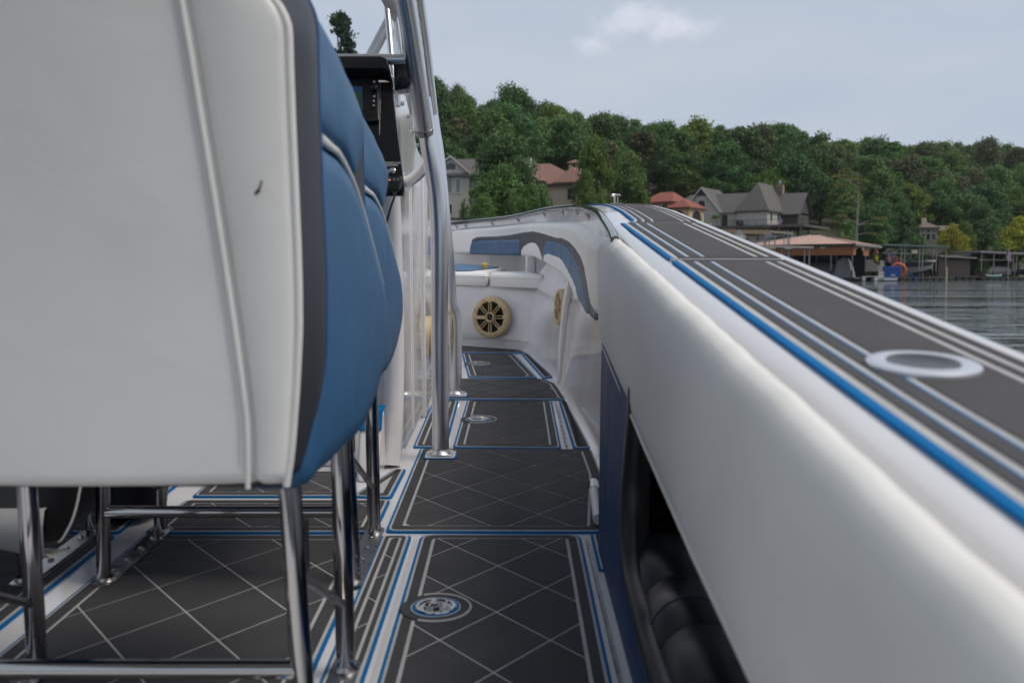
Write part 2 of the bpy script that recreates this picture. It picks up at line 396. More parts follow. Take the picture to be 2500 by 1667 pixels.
def latch(pad, x, y, r=.041):
    c = (x, y, .0085)
    g = MB().lathe([(r * 1.50, 0), (r * 1.50, .0012), (r * .6, .0012)], 40, c).build('latch_collar', eva, pad)
    pts = [(x + r * 1.50 * math.cos(a), y + r * 1.50 * math.sin(a), .0094) for a in [R(-115 + i * 10) for i in range(24)]]
    MB().tube(pts, .0022, 6).build('latch_outline', eva_grey, pad, smooth=True)
    MB().lathe([(r * 1.07, .0), (r * 1.07, .0018), (r * .99, .0018)], 40, c).build('latch_edge', eva_grey, pad)
    MB().lathe([(r * 1.02, .0), (r * 1.02, .0022), (r * .84, .0022)], 40, c).build('latch_ring', eva_blue, pad)
    d = MB().lathe([(r * .90, .0), (r * .90, .0034), (r * .85, .0046), (r * .72, .0046), (r * .68, .0022), (.0001, .0022)], 40, c).build('latch_plate', chrome, pad, smooth=True, angle=30)
    m = MB().lathe([(r * .36, .0), (r * .36, .006), (r * .30, .006), (r * .26, .0025), (.0001, .0025)], 24, (x - r * .16, y, .0085))
    m.box((x + r * .08, y - r * .16, .0095), (x + r * .58, y + r * .16, .0135)); m.box((x + r * .34, y - r * .36, .0095), (x + r * .5, y + r * .36, .0130))
    m.build('latch_handle', chrome, pad, smooth=True, angle=30)
    MB().lathe([(r * .27, .0), (r * .27, .0032), (.0001, .0032)], 24, (x - r * .16, y, .0085)).build('latch_well', blackp, pad)
A = deck_pad([(-.2, .92), (.148, .92), (.149, 2.058), (-.199, 2.058)], .017, r=.03)
latch(A, -.134, 1.643)
deck_pad([(-.286, 1.0), (-.222, 1.0), (-.218, 2.052), (-.283, 2.052)], .008, trim=.006, line=.004)
deck_pad([(.170, 1.84), (.1985, 1.84), (.1985, 2.062), (.171, 2.062)], .004, trim=.006)
deck_pad([(-.279, 2.078), (.204, 2.075), (.247, 2.56), (.243, 2.862), (-.276, 2.872)], .022, r=.018)
C = deck_pad([(-.179, 2.888), (.149, 2.876), (.152, 3.672), (-.172, 3.664)], .018, r=.02)
latch(C, -.115, 3.289)
deck_pad([(.185, 2.878), (.242, 2.878), (.211, 3.66), (.179, 3.664)], .014, trim=.007)
deck_pad([(-.300, 2.892), (-.199, 2.888), (-.204, 3.668), (-.30, 3.668)], .014, trim=.007)
deck_pad([(-.30, 3.70), (.212, 3.69), (.187, 4.05), (.142, 4.178), (-.32, 4.185)], .014, trim=.006)
Ep = deck_pad([(-.191, 4.236), (.112, 4.217), (.012, 4.995), (-.258, 5.0)], .018)
latch(Ep, -.168, 4.62)
deck_pad([(.137, 4.205), (.183, 4.256), (.082, 5.015), (.05, 4.995)], .011, trim=.006)
deck_pad([(-.36, 4.25), (-.225, 4.25), (-.292, 5.0), (-.42, 5.0)], .014, trim=.006)
deck_pad([(-.55, 5.05), (.072, 5.033), (.035, 5.15), (-.30, 5.33), (-.55, 5.33)], .012, trim=.006)
deck_pad([(-.818, .85), (-.302, .85), (-.30, 2.055), (-.80, 2.055)], .022)
deck_pad([(-.806, 2.072), (-.30, 2.072), (-.298, 2.325), (-.80, 2.325)], .020)
deck_pad([(-.795, 2.355), (-.42, 2.355), (-.42, 2.60), (-.795, 2.60)], .020)
deck_pad([(-.40, 2.355), (-.298, 2.345), (-.292, 2.628), (-.325, 2.628)], .014, trim=.007)
deck_pad([(-1.42, .85), (-.855, .85), (-.862, 2.055), (-1.42, 2.055)], .022)
deck_pad([(-1.42, 2.072), (-.862, 2.072), (-.868, 2.325), (-1.42, 2.325)], .020)
deck_pad([(-1.42, 2.355), (-.868, 2.355), (-.868, 2.60), (-1.42, 2.60)], .020)
# piano hinges along the hatches
for x, y0, y1 in ((.161, .95, 2.03), (.166, 2.90, 3.62)):
    n = int((y1 - y0) / .0045)
    m = MB().tube([(x, y0 + (y1 - y0) * i / n, .0045) for i in range(n + 1)], [.0034 if i % 4 < 3 else .0022 for i in range(n + 1)], 6)
    h = m.build('hatch_hinge', steel, boat, smooth=True)
for x0, x1, y0, y1 in ((-.2125, -.2035, .9, 2.04), (.1525, .1570, .95, 2.03), (-.193, -.184, 2.90, 3.65)):
    MB().box((x0, y0, -.003), (x1, y1, .0016)).build('hatch_gutter', mat('gutter_gelcoat', (.60, .58, .58), .25), boat)

# ---------------------------------------------------------------- foam on the gunwale top
def gunwale_strip(parent, name, f0, f1, y0, y1, dz, m, t=.004, n=26, xi=lambda Y: .28, xo=lambda Y: .495):
    rows = []
    for i in range(n + 1):
        Y = y0 + (y1 - y0) * i / n; a, b = xi(Y), xo(Y); w = b - a
        x0, x1 = a + w * f0, a + w * f1; g = GZ(Y) + dz
        rows.append([(x0, Y, g - t), (x0, Y, g - .0008), (x0 + .0008, Y, g), (x1 - .0008, Y, g), (x1, Y, g - .0008), (x1, Y, g - t)])
    mb = MB().grid(rows); mb.f += [tuple(range(5, -1, -1)), tuple(range(n * 6, n * 6 + 6))]
    return mb.build(name, m, parent, smooth=True, angle=30)
BL = [('blue_trim', 0, .052, .0046, eva_blue), ('foam_strip', .092, .150, .0058, eva_g), ('blue_trim', .1515, .170, .0049, eva_blue), ('foam_strip', .202, .285, .0058, eva_g), ('blue_trim', .2865, .305, .0049, eva_blue),
      ('centre_panel', .335, .735, .0058, eva_g), ('foam_strip', .780, .832, .0058, eva_g), ('foam_strip', .878, .934, .0058, eva_g)]
for (y0, y1, e0, e1, xi) in ((-.2, 1.722, 0, .022, lambda Y: .28), (1.745, 2.540, .026, .012, lambda Y: .28), (2.562, 4.9, .012, .0, XI)):
    xo = XO if y0 > 2.5 else (lambda Y: .495)
    base = gunwale_strip(boat, 'gunwale_pad', .012, .938, y0, y1, .0045, eva_grey, .004, xi=xi, xo=xo)
    for nm, a, b, dz, m in BL:
        lo, hi = (y0 + .004, y1 - .004) if nm == 'blue_trim' and a == 0 else (y0 + e0, y1 - e1)
        gunwale_strip(base, nm, a, b, lo, hi, dz, m, .004, xi=xi, xo=xo)
    if e0: gunwale_strip(base, 'end_band', .086, .934, y0 + .004, y0 + e0 - .004, .0058, eva_g, .004, 3, xi=xi, xo=xo)
    if e1: gunwale_strip(base, 'end_band', .086, .934, y1 - e1 + .004, y1 - .002, .0058, eva_g, .004, 3, xi=xi, xo=xo)
# flush rod holder in the gunwale
gz = GZ(.885) + .0045
def ell(r0, r1, z, n=40): return [(.377 + r0 * math.cos(2 * math.pi * k / n), (.885) + r1 * math.sin(2 * math.pi * k / n), gz + z + .0787 * r1 * math.sin(2 * math.pi * k / n)) for k in range(n)]
rh = MB().grid([ell(.050, .050, .000), ell(.050, .050, .0042), ell(.047, .047, .0060), ell(.036, .038, .0072), ell(.031, .033, .0050), ell(.029, .031, -.01)], True).build('rod_holder', mat('white_metal', (.72, .73, .76), .25, metal=.6), boat, smooth=True, angle=40)
MB().grid([ell(.0318, .0338, .0062), ell(.026, .028, .0038), ell(.018, .019, .0024), ell(.001, .001, .0022)], True).build('rod_holder_well', mat('grey_well', (.13, .128, .125), .3, metal=1), rh, smooth=True)
# pull-up cleat
c = thing('cleat', 'small chrome pull-up cleat standing on the forward starboard gunwale', 'cleat', (.452, 4.3, GZ(4.3)), boat=True)
m = MB().org((.452, 4.3, GZ(4.3)))
g = GZ(4.3) + .008
m.tube([(.446, 4.29, g - .004), (.446, 4.29, g + .032)], .005, 8).tube([(.460, 4.31, g - .004), (.460, 4.31, g + .032)], .005, 8)
m.build('post', chrome, c, smooth=True)
MB().org((.452, 4.3, GZ(4.3))).tube([(.430, 4.28, g + .036), (.436, 4.284, g + .036), (.468, 4.316, g + .036), (.476, 4.322, g + .036)], [.003, .007, .007, .003], 10).build('bar', chrome, c, smooth=True)
MB().org((.452, 4.3, GZ(4.3))).prism([(.425, 4.26), (.48, 4.27), (.482, 4.335), (.43, 4.33)], g - .003, g + .002).build('base_plate', chrome, c)

# ---------------------------------------------------------------- storage pocket in the starboard side
op = [(.0, .072), (1.18, .078), (1.40, .092), (1.53, .105), (1.60, .14), (1.635, .21), (1.63, .30), (1.615, .40)]
op_s = crom([(p[0], p[1], 0) for p in op], 5)
poly = [(1.615, .42), (2.135, .42), (2.11, .30), (2.02, .12), (1.955, .0), (0, 0)] + [(p.x, p.y) for p in op_s]
PXZ = lambda z: .1785 + .052 * min(z, .36)
MB().extr([(PXZ(z), y, z) for y, z in poly], (.016, 0, 0)).build('pocket_panel', vinyl_navy, boat, bevel=.004)
MB().tube([(PXZ(p.y) + .020, p.x - .014, p.y + .006) for p in op_s], .025, 16).build('pocket_edge_roll', vinyl_black, boat, smooth=True)
MB().extr([(.312, 0, 0), (.312, 2.3, 0), (.312, 2.3, .60), (.312, 0, .42)], (.015, 0, 0)).build('pocket_back', gelcoat, boat)
MB().extr([(.197, 2.12, .41), (.197, 2.10, .30), (.187, 2.01, .12), (.181, 1.945, 0), (.31, 1.945, 0), (.31, 2.12, .41)], (0, .01, 0)).build('pocket_end', vinyl_navy, boat)
MB().box((.21, .0, -.02), (.36, 2.16, .012)).build('pocket_floor', blackm, boat)
MB().tube([(.236, 1.15, .0), (.236, 2.12, .0)], .001, 5).build('pocket_seam', blackm, boat)

# ---------------------------------------------------------------- coaming bolster along the starboard side
def bolster_rows():
    rows = []; n = 90; rnd = random.Random(4)
    ph = [rnd.uniform(0, 6) for _ in range(6)]
    for i in range(n + 1):
        t = i / n; Y = .05 + 2.13 * t
        zb = lerpt(Y, [0, .78, 1.02, 1.44, 2.13, 2.3], [.27, .298, .31, .34, .405, .42]); g = GZ(Y)
        w = .0006 * math.sin(17 * Y + ph[0]) + .0006 * math.sin(33 * Y + ph[1]) + .0006 * math.sin(71 * Y + ph[2])
        k = min(1, max(0, (1 - t) / .010)) ** .5; xo = .242
        def pt(x, z, lean=0): return (xo + (x - xo) * (.25 + .75 * k), Y + lean * (t ** 6), z)
        h = g - zb
        rows.append([pt(.244, g - .028), pt(.240, g - .006 + w), pt(.232, g + .004 + w), pt(.220, g + .006 + w * 1.3), pt(.208, g - .001 + w, .09), pt(.199, g - .018 + w * .5, .10), pt(.1945, g - .05, .10), pt(.194, zb + h * .6 , .08), pt(.1945, zb + h * .3, .05),
                     pt(.1955, zb + .03, .01), pt(.1985, zb + .008), pt(.206, zb), pt(.225, zb + .002), pt(.244, zb + .01)])
    return rows
br = bolster_rows()
m = MB().grid(br); nn = len(br[0]); m.f.append(tuple((len(br) - 1) * nn + k for k in range(nn)))
m.build('coaming_bolster', vinyl, None, smooth=True, angle=75)
tag(bpy.data.objects['coaming_bolster'], 'long padded white vinyl bolster along the inside of the starboard gunwale', 'bolster', boat=True)
MB().tube([(.1975, r[10][1] , r[10][2] - .001) for r in br], .002, 6).build('welt_seam', vinyl, bpy.data.objects['coaming_bolster'], smooth=True)

# fender, rope and a steel bit inside the pocket
f0 = Vector((.254, 1.08, .085)); f1 = Vector((.254, 1.62, .110))
fe = thing('boat_fender', 'black cylindrical boat fender lying in the starboard side pocket', 'fender', tuple(f0), boat=True)
d = (f1 - f0); prof = [(0, .012), (.03, .05), (.08, .058), (.3, .059), (.31, .056), (.32, .059), (.6, .059), (.61, .056), (.62, .059), (.92, .058), (.97, .05), (1, .014)]
MB().org(f0).tube([f0 + d * t for t, r in prof], [r for t, r in prof], 20).build('body', vinyl_black, fe, smooth=True)
MB().org(f0).tube([f0 + d * .455, f0 + d * .47], .0605, 20).build('band', mat('navy_band', (.03, .04, .055), .4), fe, smooth=True)
MB().org(f0).tube([f0 + d * 1.0, f0 + d * 1.04], .014, 10).build('end_eye', blackm, fe, smooth=True)
def rope(name, label, cen, rx, rz, loops, seed):
    rr = random.Random(seed); pts = []
    for i in range(loops * 14):
        a = i / 14 * 2 * math.pi; k = i / (loops * 14)
        pts.append((cen[0] + rx * .5 * math.cos(a * 1.07 + seed) * rr.uniform(.7, 1), cen[1] + rx * math.sin(a) * rr.uniform(.75, 1), max(.022, cen[2] + rz * (k - .2) + .018 * math.sin(a * 2.3))))
    o = MB().org(cen).tube(crom(pts, 3), .0085, 7).build(name, blackm, None, smooth=True)
    tag(o, label, 'rope', cen, boat=True); return o
rope('dock_line', 'tangled black dock line heaped beyond the fender in the side pocket', (.254, 1.74, .09), .05, .11, 7, 3)
rope('dock_line', 'coiled black dock line at the near end of the side pocket', (.27, 1.03, .06), .09, .08, 6, 8)
o = MB().org((.245, 1.06, .12)).lathe([(.0001, 0), (.016, 0), (.018, .01), (.012, .016), (.012, .03), (.0001, .032)], 16, (.255, 1.0, .115)).build('snap_shackle', chrome, None, smooth=True)
tag(o, 'small shiny steel shackle on the near rope in the pocket', 'shackle', (.245, 1.06, .12), boat=True)

# short tube lying at the starboard edge of the deck
b0 = (.210, 2.24, .01)
tb = thing('deck_tube', 'short white and chrome tube lying at the starboard edge of the deck', 'tube', (b0[0] - .008, b0[1], b0[2]), boat=True)
MB().org(b0).tube([(.214, 2.405, .026), (.209, 2.33, .026)], .0125, 14).build('chrome_end', chrome, tb, smooth=True)
MB().org(b0).tube([(.209, 2.333, .026), (.1995, 2.10, .026)], .0120, 14).build('white_sleeve', mat('white_plastic', (.66, .66, .66), .35), tb, smooth=True)
MB().org(b0).tube([(.2092, 2.334, .026), (.2090, 2.330, .026)], .0132, 14).build('brass_ring', mat('brass', (.5, .36, .16), .3, metal=1), tb, smooth=True)
MB().org(b0).box((.20, 2.15, .0093), (.214, 2.19, .016)).build('clip', steel, tb); MB().org(b0).box((.204, 2.36, .0093), (.220, 2.385, .016)).build('clip', steel, tb)

# ---------------------------------------------------------------- speakers
def speaker(label, cen, normal, r):
    n = Vector(normal).normalized()
    sp = thing('marine_speaker', label, 'speaker', cen, n.to_track_quat('Z', 'Y').to_matrix().to_4x4(), boat=True)
    MB().lathe([(r, -.012), (r, .016), (r * .985, .022), (r * .95, .025), (r * .80, .026), (r * .765, .023), (r * .75, .010)], 56).build('bezel', tan, sp, smooth=True, angle=35)
    MB().lathe([(r * .775, .006), (r * .64, .008), (r * .58, .003), (.0001, -.02)], 40).build('cone', mat('speaker_cone', (.012, .012, .013), .5), sp, smooth=True)
    MB().lathe([(r * .25, .004), (r * .25, .026), (r * .235, .029), (r * .19, .029), (r * .165, .024), (r * .16, .006)], 32).build('hub', tan, sp, smooth=True, angle=35)
    MB().lathe([(r * .17, .012), (r * .1, .018), (.0001, .020)], 24).build('tweeter', mat('tweeter', (.012, .02, .04), .3), sp, smooth=True)
    for k in range(8):
        a = k * math.pi / 4 + R(3)
        for s in (-1, 1):
            if k == 4:
                if s < 0: continue
                w, off = r * .085, 0
            else: w, off = r * .016, s * r * .060
            ca, sa = math.cos(a), math.sin(a); q = []
            for t, ww in ((.27, off * .9), (.5, off), (.80, off * 1.05)):
                q.append(t * r)
            P = lambda t, o, z: (t * ca - o * sa, t * sa + o * ca, z)
            MB().add([P(r * .27, off - w, .012), P(r * .80, off - w, .012), P(r * .80, off + w, .012), P(r * .27, off + w, .012),
                      P(r * .27, off - w, .0255), P(r * .80, off - w, .0275), P(r * .80, off + w, .0275), P(r * .27, off + w, .0255)],
                     [(0, 3, 2, 1), (4, 5, 6, 7), (0, 1, 5, 4), (1, 2, 6, 5), (2, 3, 7, 6), (3, 0, 4, 7)]).build('spoke', tan, sp, bevel=.0012)
        MB().lathe([(r * .085, .022), (r * .085, .0270), (r * .07, .0278), (.0001, .0278)], 14, (r * .80 * math.cos(a), r * .80 * math.sin(a), 0)).build('spoke_boss', tan, sp, smooth=True, angle=35)
        b = a + math.pi / 8
        MB().lathe([(r * .026, .02), (r * .026, .0275), (.0001, .0275)], 8, (r * .88 * math.cos(b), r * .88 * math.sin(b), 0)).build('screw', blackp, sp)
    return sp
speaker('large tan speaker with eight double spokes on the bow seat base', (-.108, 5.225, .172), (-.47, -.87, .10), .111)
speaker('smaller tan speaker seen edge-on on the starboard liner near the bow', (.222, 4.20, .315), (-1, -.17, .04), .079)
speaker('tan speaker on the console side, a thin strip behind the frame leg', (-.298, 3.66, .255), (1, -.02, 0), .074)

# ---------------------------------------------------------------- bow cushions and backrest
def cushion(name, label, loop, z0, z1, m=vinyl):
    b = (sum(p[0] for p in loop) / len(loop), sum(p[1] for p in loop) / len(loop), z0)
    mb = MB().org(b); L = [Vector(p) for p in rounded(loop, .03, 4)]; c = Vector((b[0], b[1])); rows = []
    for s, z in ((.97, z0), (1, z0 + .012), (1, z1 - .016), (.985, z1 - .005), (.95, z1 + .002), (.6, z1 + .006), (.0, z1 + .007)):
        rows.append([((c + (p - c) * s).x, (c + (p - c) * s).y, z) for p in L])
    o = mb.grid(rows, True).build(name, m, None, smooth=True, angle=70)
    tag(o, label, 'cushion', b, boat=True)
    MB().org(b).tube([((c + (p - c) * 1.001).x, (c + (p - c) * 1.001).y, z1 - .014) for p in L + L[:1]], .0025, 6, False).build('piping', vinyl, o, smooth=True)
    return o
cR = cushion('seat_cushion', 'white vinyl bow seat cushion to starboard with a rounded corner', [(-.122, 5.235), (.165, 5.07), (.18, 5.2), (.10, 5.50), (-.11, 5.50)], .337, .402)
cL = cushion('seat_cushion', 'white vinyl bow seat cushion with blue top panel, beside the frame leg', [(-.62, 5.34), (-.32, 5.33), (-.128, 5.225), (-.128, 5.50), (-.03, 5.92), (-.35, 6.5), (-.62, 6.6)], .337, .405)
o = MB().org((-.34, 5.75, .41)).prism(rounded([(-.52, 5.42), (-.22, 5.40), (-.07, 5.86), (-.33, 6.3), (-.52, 6.35)], .04), .404, .4145).build('blue_panel', vinyl_blue, None)
o.parent = cL; o.location = Vector((-.34, 5.75, .41)) - (BOAT.inverted() @ cL.matrix_world).translation
o = MB().org((-.158, 5.62, .415)).lathe([(.0001, .0), (.012, .0), (.012, .012), (.018, .016), (.018, .026), (.010, .032), (.0001, .033)], 14, (-.158, 5.62, .4145)).build('yellow_knob', mat('yellow_plastic', (.55, .42, .03), .45), None, smooth=True)
tag(o, 'small yellow knob lying on the blue bow cushion panel', 'knob', (-.158, 5.62, .415), boat=True)

# backrest follows the rim, face a little inboard of it
FACE = []
for i, p in enumerate(RIM):
    a, b = RIM[max(i - 1, 0)], RIM[min(i + 1, len(RIM) - 1)]; t = (b - a); n = Vector((t.y, -t.x, 0)).normalized()
    if n.x > 0: n = -n
    FACE.append((Vector((p.x, p.y, 0)) + n * lerpt(p.y, [2.1, 2.6, 4.5], [.004, .012, .045]), n))
FK = [q.x / q.y for q, n in FACE]
def on_face(u, v, off):
    a, b = ray(u, v)
    x = [k for k in FK[::-1]]; i = float(np.interp(a, x, list(range(len(FK)))[::-1])) if True else 0
    j = min(int(i), len(FACE) - 2); t = i - j
    q = FACE[j][0].lerp(FACE[j + 1][0], t); n = FACE[j][1].lerp(FACE[j + 1][1], t).normalized()
    p = q + n * off
    return Vector((p.x, p.y, EYE + b * q.y)), n
z4 = lambda x, y: (1000 + x / 3.267, 480 + y / 3.267)
PX = [345, 490, 690, 920, 1010, 1110, 1250, 1330, 1400, 1490, 1525]
PT = [262, 248, 233, 206, 198, 201, 198, 222, 276, 338, 365]; PB = [460, 460, 466, 475, 480, 520, 610, 690, 850, 962, 990]
pbot = lambda x: lerpt(x, PX, PB)
back = thing('bow_backrest', 'white bow backrest with charcoal band and blue ribbed panels below the rim', 'backrest', (.1, 5.0, .45), boat=True)
def patch(name, m, X, T, B, off, nrow=8, ncol=70, bulge=.012, parent=back, rib=0, roll=.018, pw=4):
    rows = []
    for i in range(ncol + 1):
        x = X[0] + (X[-1] - X[0]) * i / ncol; t = lerpt(x, X, T); b = B(x) if callable(B) else lerpt(x, X, B)
        e = min(1, (i / ncol) / .03, (1 - i / ncol) / .03); r = []
        for k in range(nrow + 1):
            s = k / nrow; d = off + bulge * (1 - abs(2 * s - 1) ** pw) * (.4 + .6 * e) + (rib * abs(math.sin(x * .135)) if rib else 0)
            if k in (0, nrow): d = off - roll
            y = b + (t - b) * (s if 0 < k < nrow else s)
            p, n = on_face(*z4(x, y), d); r.append(p)
        rows.append(r)
    mb = MB().org((.1, 5.0, .45)).grid(rows)
    n = nrow + 1; mb.f += [tuple(range(n - 1, -1, -1)), tuple(ncol * n + k for k in range(n))]
    return mb.build(name, m, parent, smooth=True, angle=75)
patch('pad', vinyl, PX, PT, pbot, 0.0, 12, 90, .016, roll=.05, pw=8)
dk = patch('charcoal_band', vinyl_dark, [498, 506, 520, 560, 700, 820, 920, 1010, 1100, 1200, 1245, 1300, 1350, 1400, 1430, 1460, 1490, 1520], [430, 360, 322, 303, 298, 285, 262, 250, 270, 298, 295, 320, 365, 430, 520, 690, 860, 975],
      lambda x: pbot(x) - 2, .0125, 8, 90, .006, roll=.012, pw=8)
patch('blue_panel', vinyl_blue, [502, 510, 525, 600, 750, 885, 897, 905], [430, 375, 350, 341, 336, 331, 338, 350], lambda x: pbot(x) - 3, .0180, 8, 150, .005, rib=.0016, roll=.008, pw=8)
patch('blue_panel', vinyl_blue, [1090, 1105, 1122, 1135, 1200, 1245, 1290, 1350, 1400, 1430, 1455, 1470], [480, 390, 345, 338, 350, 360, 390, 470, 570, 700, 860, 930], lambda x: pbot(x) - 6, .0180, 8, 150, .005, rib=.0012, roll=.008, pw=8)
patch('white_inset', vinyl, [920, 926, 940, 970, 1005, 1035, 1060, 1075, 1087], [445, 420, 392, 366, 356, 366, 405, 450, 500], lambda x: pbot(x) - 1, .0205, 8, 40, .006, roll=.010, pw=8)
patch('white_inset', vinyl, [1110, 1114, 1122, 1142, 1230, 1260, 1300, 1350, 1380, 1393], [505, 470, 455, 447, 475, 500, 570, 660, 730, 830], lambda x: pbot(x) - 1, .0245, 8, 60, .006, roll=.012, pw=8)
# ================================================================ SEATS
XC = -.483
def seat(base, label, tubes=True):
    s = thing('helm_seat', label, 'seat', base, boat=True)
    O = (XC, 1.25, 0)
    sub = lambda mb: mb.org(O)
    VV = [-120, -85, -40, 0, 15, 31, 61, 95, 150, 306, 459, 600, 700, 800, 875, 950, 1016, 1070, 1122, 1160, 1187]
    PU = [585, 618, 647, 668, 681, 691, 702, 705, 706, 712, 719, 725, 728, 729, 726, 722, 717, 713, 708, 702, 698]
    DU = [700, 735, 760, 772, 773, 774, 775, 776, 777, 781, 787, 794, 798, 798, 797, 794, 789, 782, 772, 757, 745]
    SU = [405, 425, 447, 465, 468, 470, 475, 481, 490, 515, 540, 562, 577, 592, 602, 612, 620, 622, 623, 623, 623]
    YB = 1.05
    lev = []
    for v, p, d, q in zip(VV, PU, DU, SU):
        a = at(p, v, YB); b = at(d, v, YB + .10); c2 = at(q, v, YB)
        lev.append((a.z, a.x - XC, b.x - XC, c2.x - XC, b.z))
    lev.sort()
    zs = [l[0] for l in lev]
    hz = [zs[0] + (zs[-1] - zs[0]) * i / 60 for i in range(61)]
    P = lambda z: lerpt(z, zs, [l[1] for l in lev]); D = lambda z: lerpt(z, zs, [l[2] for l in lev]); S = lambda z: lerpt(z, zs, [l[3] for l in lev])
    def panel(name, f0, f1, n, e0=1, e1=1, b0=.0):
        rows = []
        for i, z in enumerate(hz):
            r = []
            for k in range(n + 1):
                t = k / n; x = f0(z) + (f1(z) - f0(z)) * t
                fall = 0
                if e0: fall += .006 * max(0, 1 - t * abs(f1(z) - f0(z)) / .009) ** 2
                if e1: fall += .006 * max(0, 1 - (1 - t) * abs(f1(z) - f0(z)) / .009) ** 2
                dz = min(i, 60 - i) / 60
                y = YB - .014 * (1 - (x / .26) ** 2) - .006 * (1 - (2 * t - 1) ** 2) + fall + .022 * max(0, 1 - dz / .02) ** 2
                r.append((XC + x, y, z))
            rows.append(r)
        return sub(MB()).grid(rows).build(name, vinyl, s, smooth=True, angle=80)
    panel('back_panel', lambda z: -S(z), S, 40)
    panel('side_panel', S, P, 20); panel('side_panel', lambda z: -P(z), lambda z: -S(z), 20)
    for sg in (1, -1):
        sub2 = [(XC + sg * (S(z) - .006), YB - .0165 * (1 - (S(z) / .26) ** 2) - .0008, z) for z in hz]
        sub(MB()).tube(sub2, .0030, 8).build('seam_bead', vinyl, s, smooth=True)
        sub(MB()).tube([(XC + sg * P(z), YB + .002, z) for z in hz], .0042, 8).build('piping', vinyl, s, smooth=True)
        rows = []
        for i, z in enumerate(hz):
            r = []
            for k in range(9):
                t = k / 8; x = P(z) + (D(z) - P(z)) * t + .006 * math.sin(math.pi * t); y = YB + .006 + .094 * t; dz = min(i, 60 - i) / 60
                r.append((XC + sg * (x - .02 * max(0, 1 - dz / .02) ** 2), y, z))
            rows.append(r)
        sub(MB()).grid(rows).build('charcoal_band', vinyl_dark, s, smooth=True, angle=80)
        sub(MB()).tube([(XC + sg * (D(z) + .0005), YB + .100, z) for z in hz[1:-1]], .0016, 6).build('stitch_line', mat('blue_thread', (.02, .10, .28), .6), s, smooth=True)
    thread = mat('grey_thread', (.58, .58, .57), .7)
    for sg in (1, -1):
        st = MB(); sub(st); z = hz[2]
        while z < hz[-3]:
            x0 = XC + sg * (P(z) - .013); st.tube([(x0, YB - .0045, z), (x0, YB - .0045, z + .0042)], .0009, 5); z += .0062
        st.build('stitching', thread, s, smooth=True, kind='stuff')
        st = MB(); sub(st); z = hz[3]
        while z < hz[-4]:
            x0 = XC + sg * (S(z) - .014); st.tube([(x0, YB - .0155 * (1 - ((S(z) - .014) / .26) ** 2) - .0012, z), (x0, YB - .0155 * (1 - ((S(z) - .014) / .26) ** 2) - .0012, z + .0042)], .0008, 5); z += .0062
        st.build('stitching', thread, s, smooth=True, kind='stuff')
    # blue side bolsters: head wing over hip wing
    def sx(Y, Z=.5): return .248 + .09 * (Y - 1.05) - lerpt(Z, [.82, .96], [0, .014])
    def zat(u, v, Y): return at(u, v, Y).z
    def lobe(name, loop, bev, thick, puff):
        # loop in (Y, Z); wings on both sides joined by the middle of the cushion
        L = crom([(p[0], p[1], 0) for p in loop] , 4)
        cen = Vector((sum(p.x for p in L) / len(L), sum(p.y for p in L) / len(L), 0)); rows = []
        half = [(0, .90, 0), (.35, .955, .0), (.7, .985, .0), (1, 1.0, 0)]
        seq = []
        for sc, off in ((.55, .004), (.80, .0035), (.92, .0005), (.975, -.008), (1.0, -.022), (1.0, -.07)): seq.append((sc, off))
        def row(sc, off, sg): return [(XC + sg * (sx((cen + (p - cen) * sc).x, (cen + (p - cen) * sc).y) + off), (cen + (p - cen) * sc).x, (cen + (p - cen) * sc).y) for p in L]
        rows = [[(XC + (sx(cen.x, cen.y) + .005), cen.x, cen.y)] * len(L)] + [row(a, b, 1) for a, b in seq] + [[(XC + x, (cen + (p - cen) * .86).x, (cen + (p - cen) * .86).y) for p in L] for x in (.10, -.10)]
        rows += [row(a, b, -1) for a, b in seq[::-1]] + [[(XC - (sx(cen.x, cen.y) + .005), cen.x, cen.y)] * len(L)]
        return sub(MB()).grid(rows, True).build(name, vinyl_blue, s, smooth=True, angle=85)
    hip = [(787, 341, 1.175), (815, 362, 1.22), (841, 387, 1.27), (880, 470, 1.352), (918, 600, 1.44), (945, 700, 1.51), (954, 788, 1.53), (947, 875, 1.508), (919, 988, 1.425), (884, 1065, 1.335), (852, 1096, 1.264), (817, 1135, 1.194), (779, 1166, 1.13), (755, 1185, 1.09)]
    hl = [(Y, zat(u, v, Y)) for u, v, Y in hip]
    top = hl[0]
    loop = hl + [(1.09, .45), (1.12, .60), (1.13, top[1] - .06), (1.15, top[1] - .01), hl[0]]
    lobe('hip_bolster', loop, .02, 0, 0)
    head = [(775, 0, 1.165), (800, 50, 1.21), (825, 100, 1.25), (838, 132, 1.275), (854, 180, 1.305), (870, 221, 1.34), (886, 278, 1.375), (893, 317, 1.39), (889, 371, 1.375), (870, 441, 1.33)]
    h2 = [(Y, zat(u, v, Y)) for u, v, Y in head]
    loop = [(1.09, .962), (1.12, .955)] + h2 + [(1.28, .765), (1.22, .775), (1.15, .79), (1.12, .83), (1.09, .90), (1.09, .962)]
    lobe('head_bolster', loop, .02, 0, 0)
    for sg in (1, -1):
        pts = [(XC + sg * (sx(Y) - .004), Y - .004, z + .002) for Y, z in crom_yz(hl[:6])]
        n = len(pts); sub(MB()).tube(pts, [.0060 - .0056 * i / n for i in range(n)], 8).build('accent_piping', vinyl, s, smooth=True)
    # underside board
    sub(MB()).box((XC - .23, 1.065, .385), (XC + .23, 1.16, .40)).build('base_board', blackp, s, bevel=.004)
    # pedestal frame
    fl = .0145
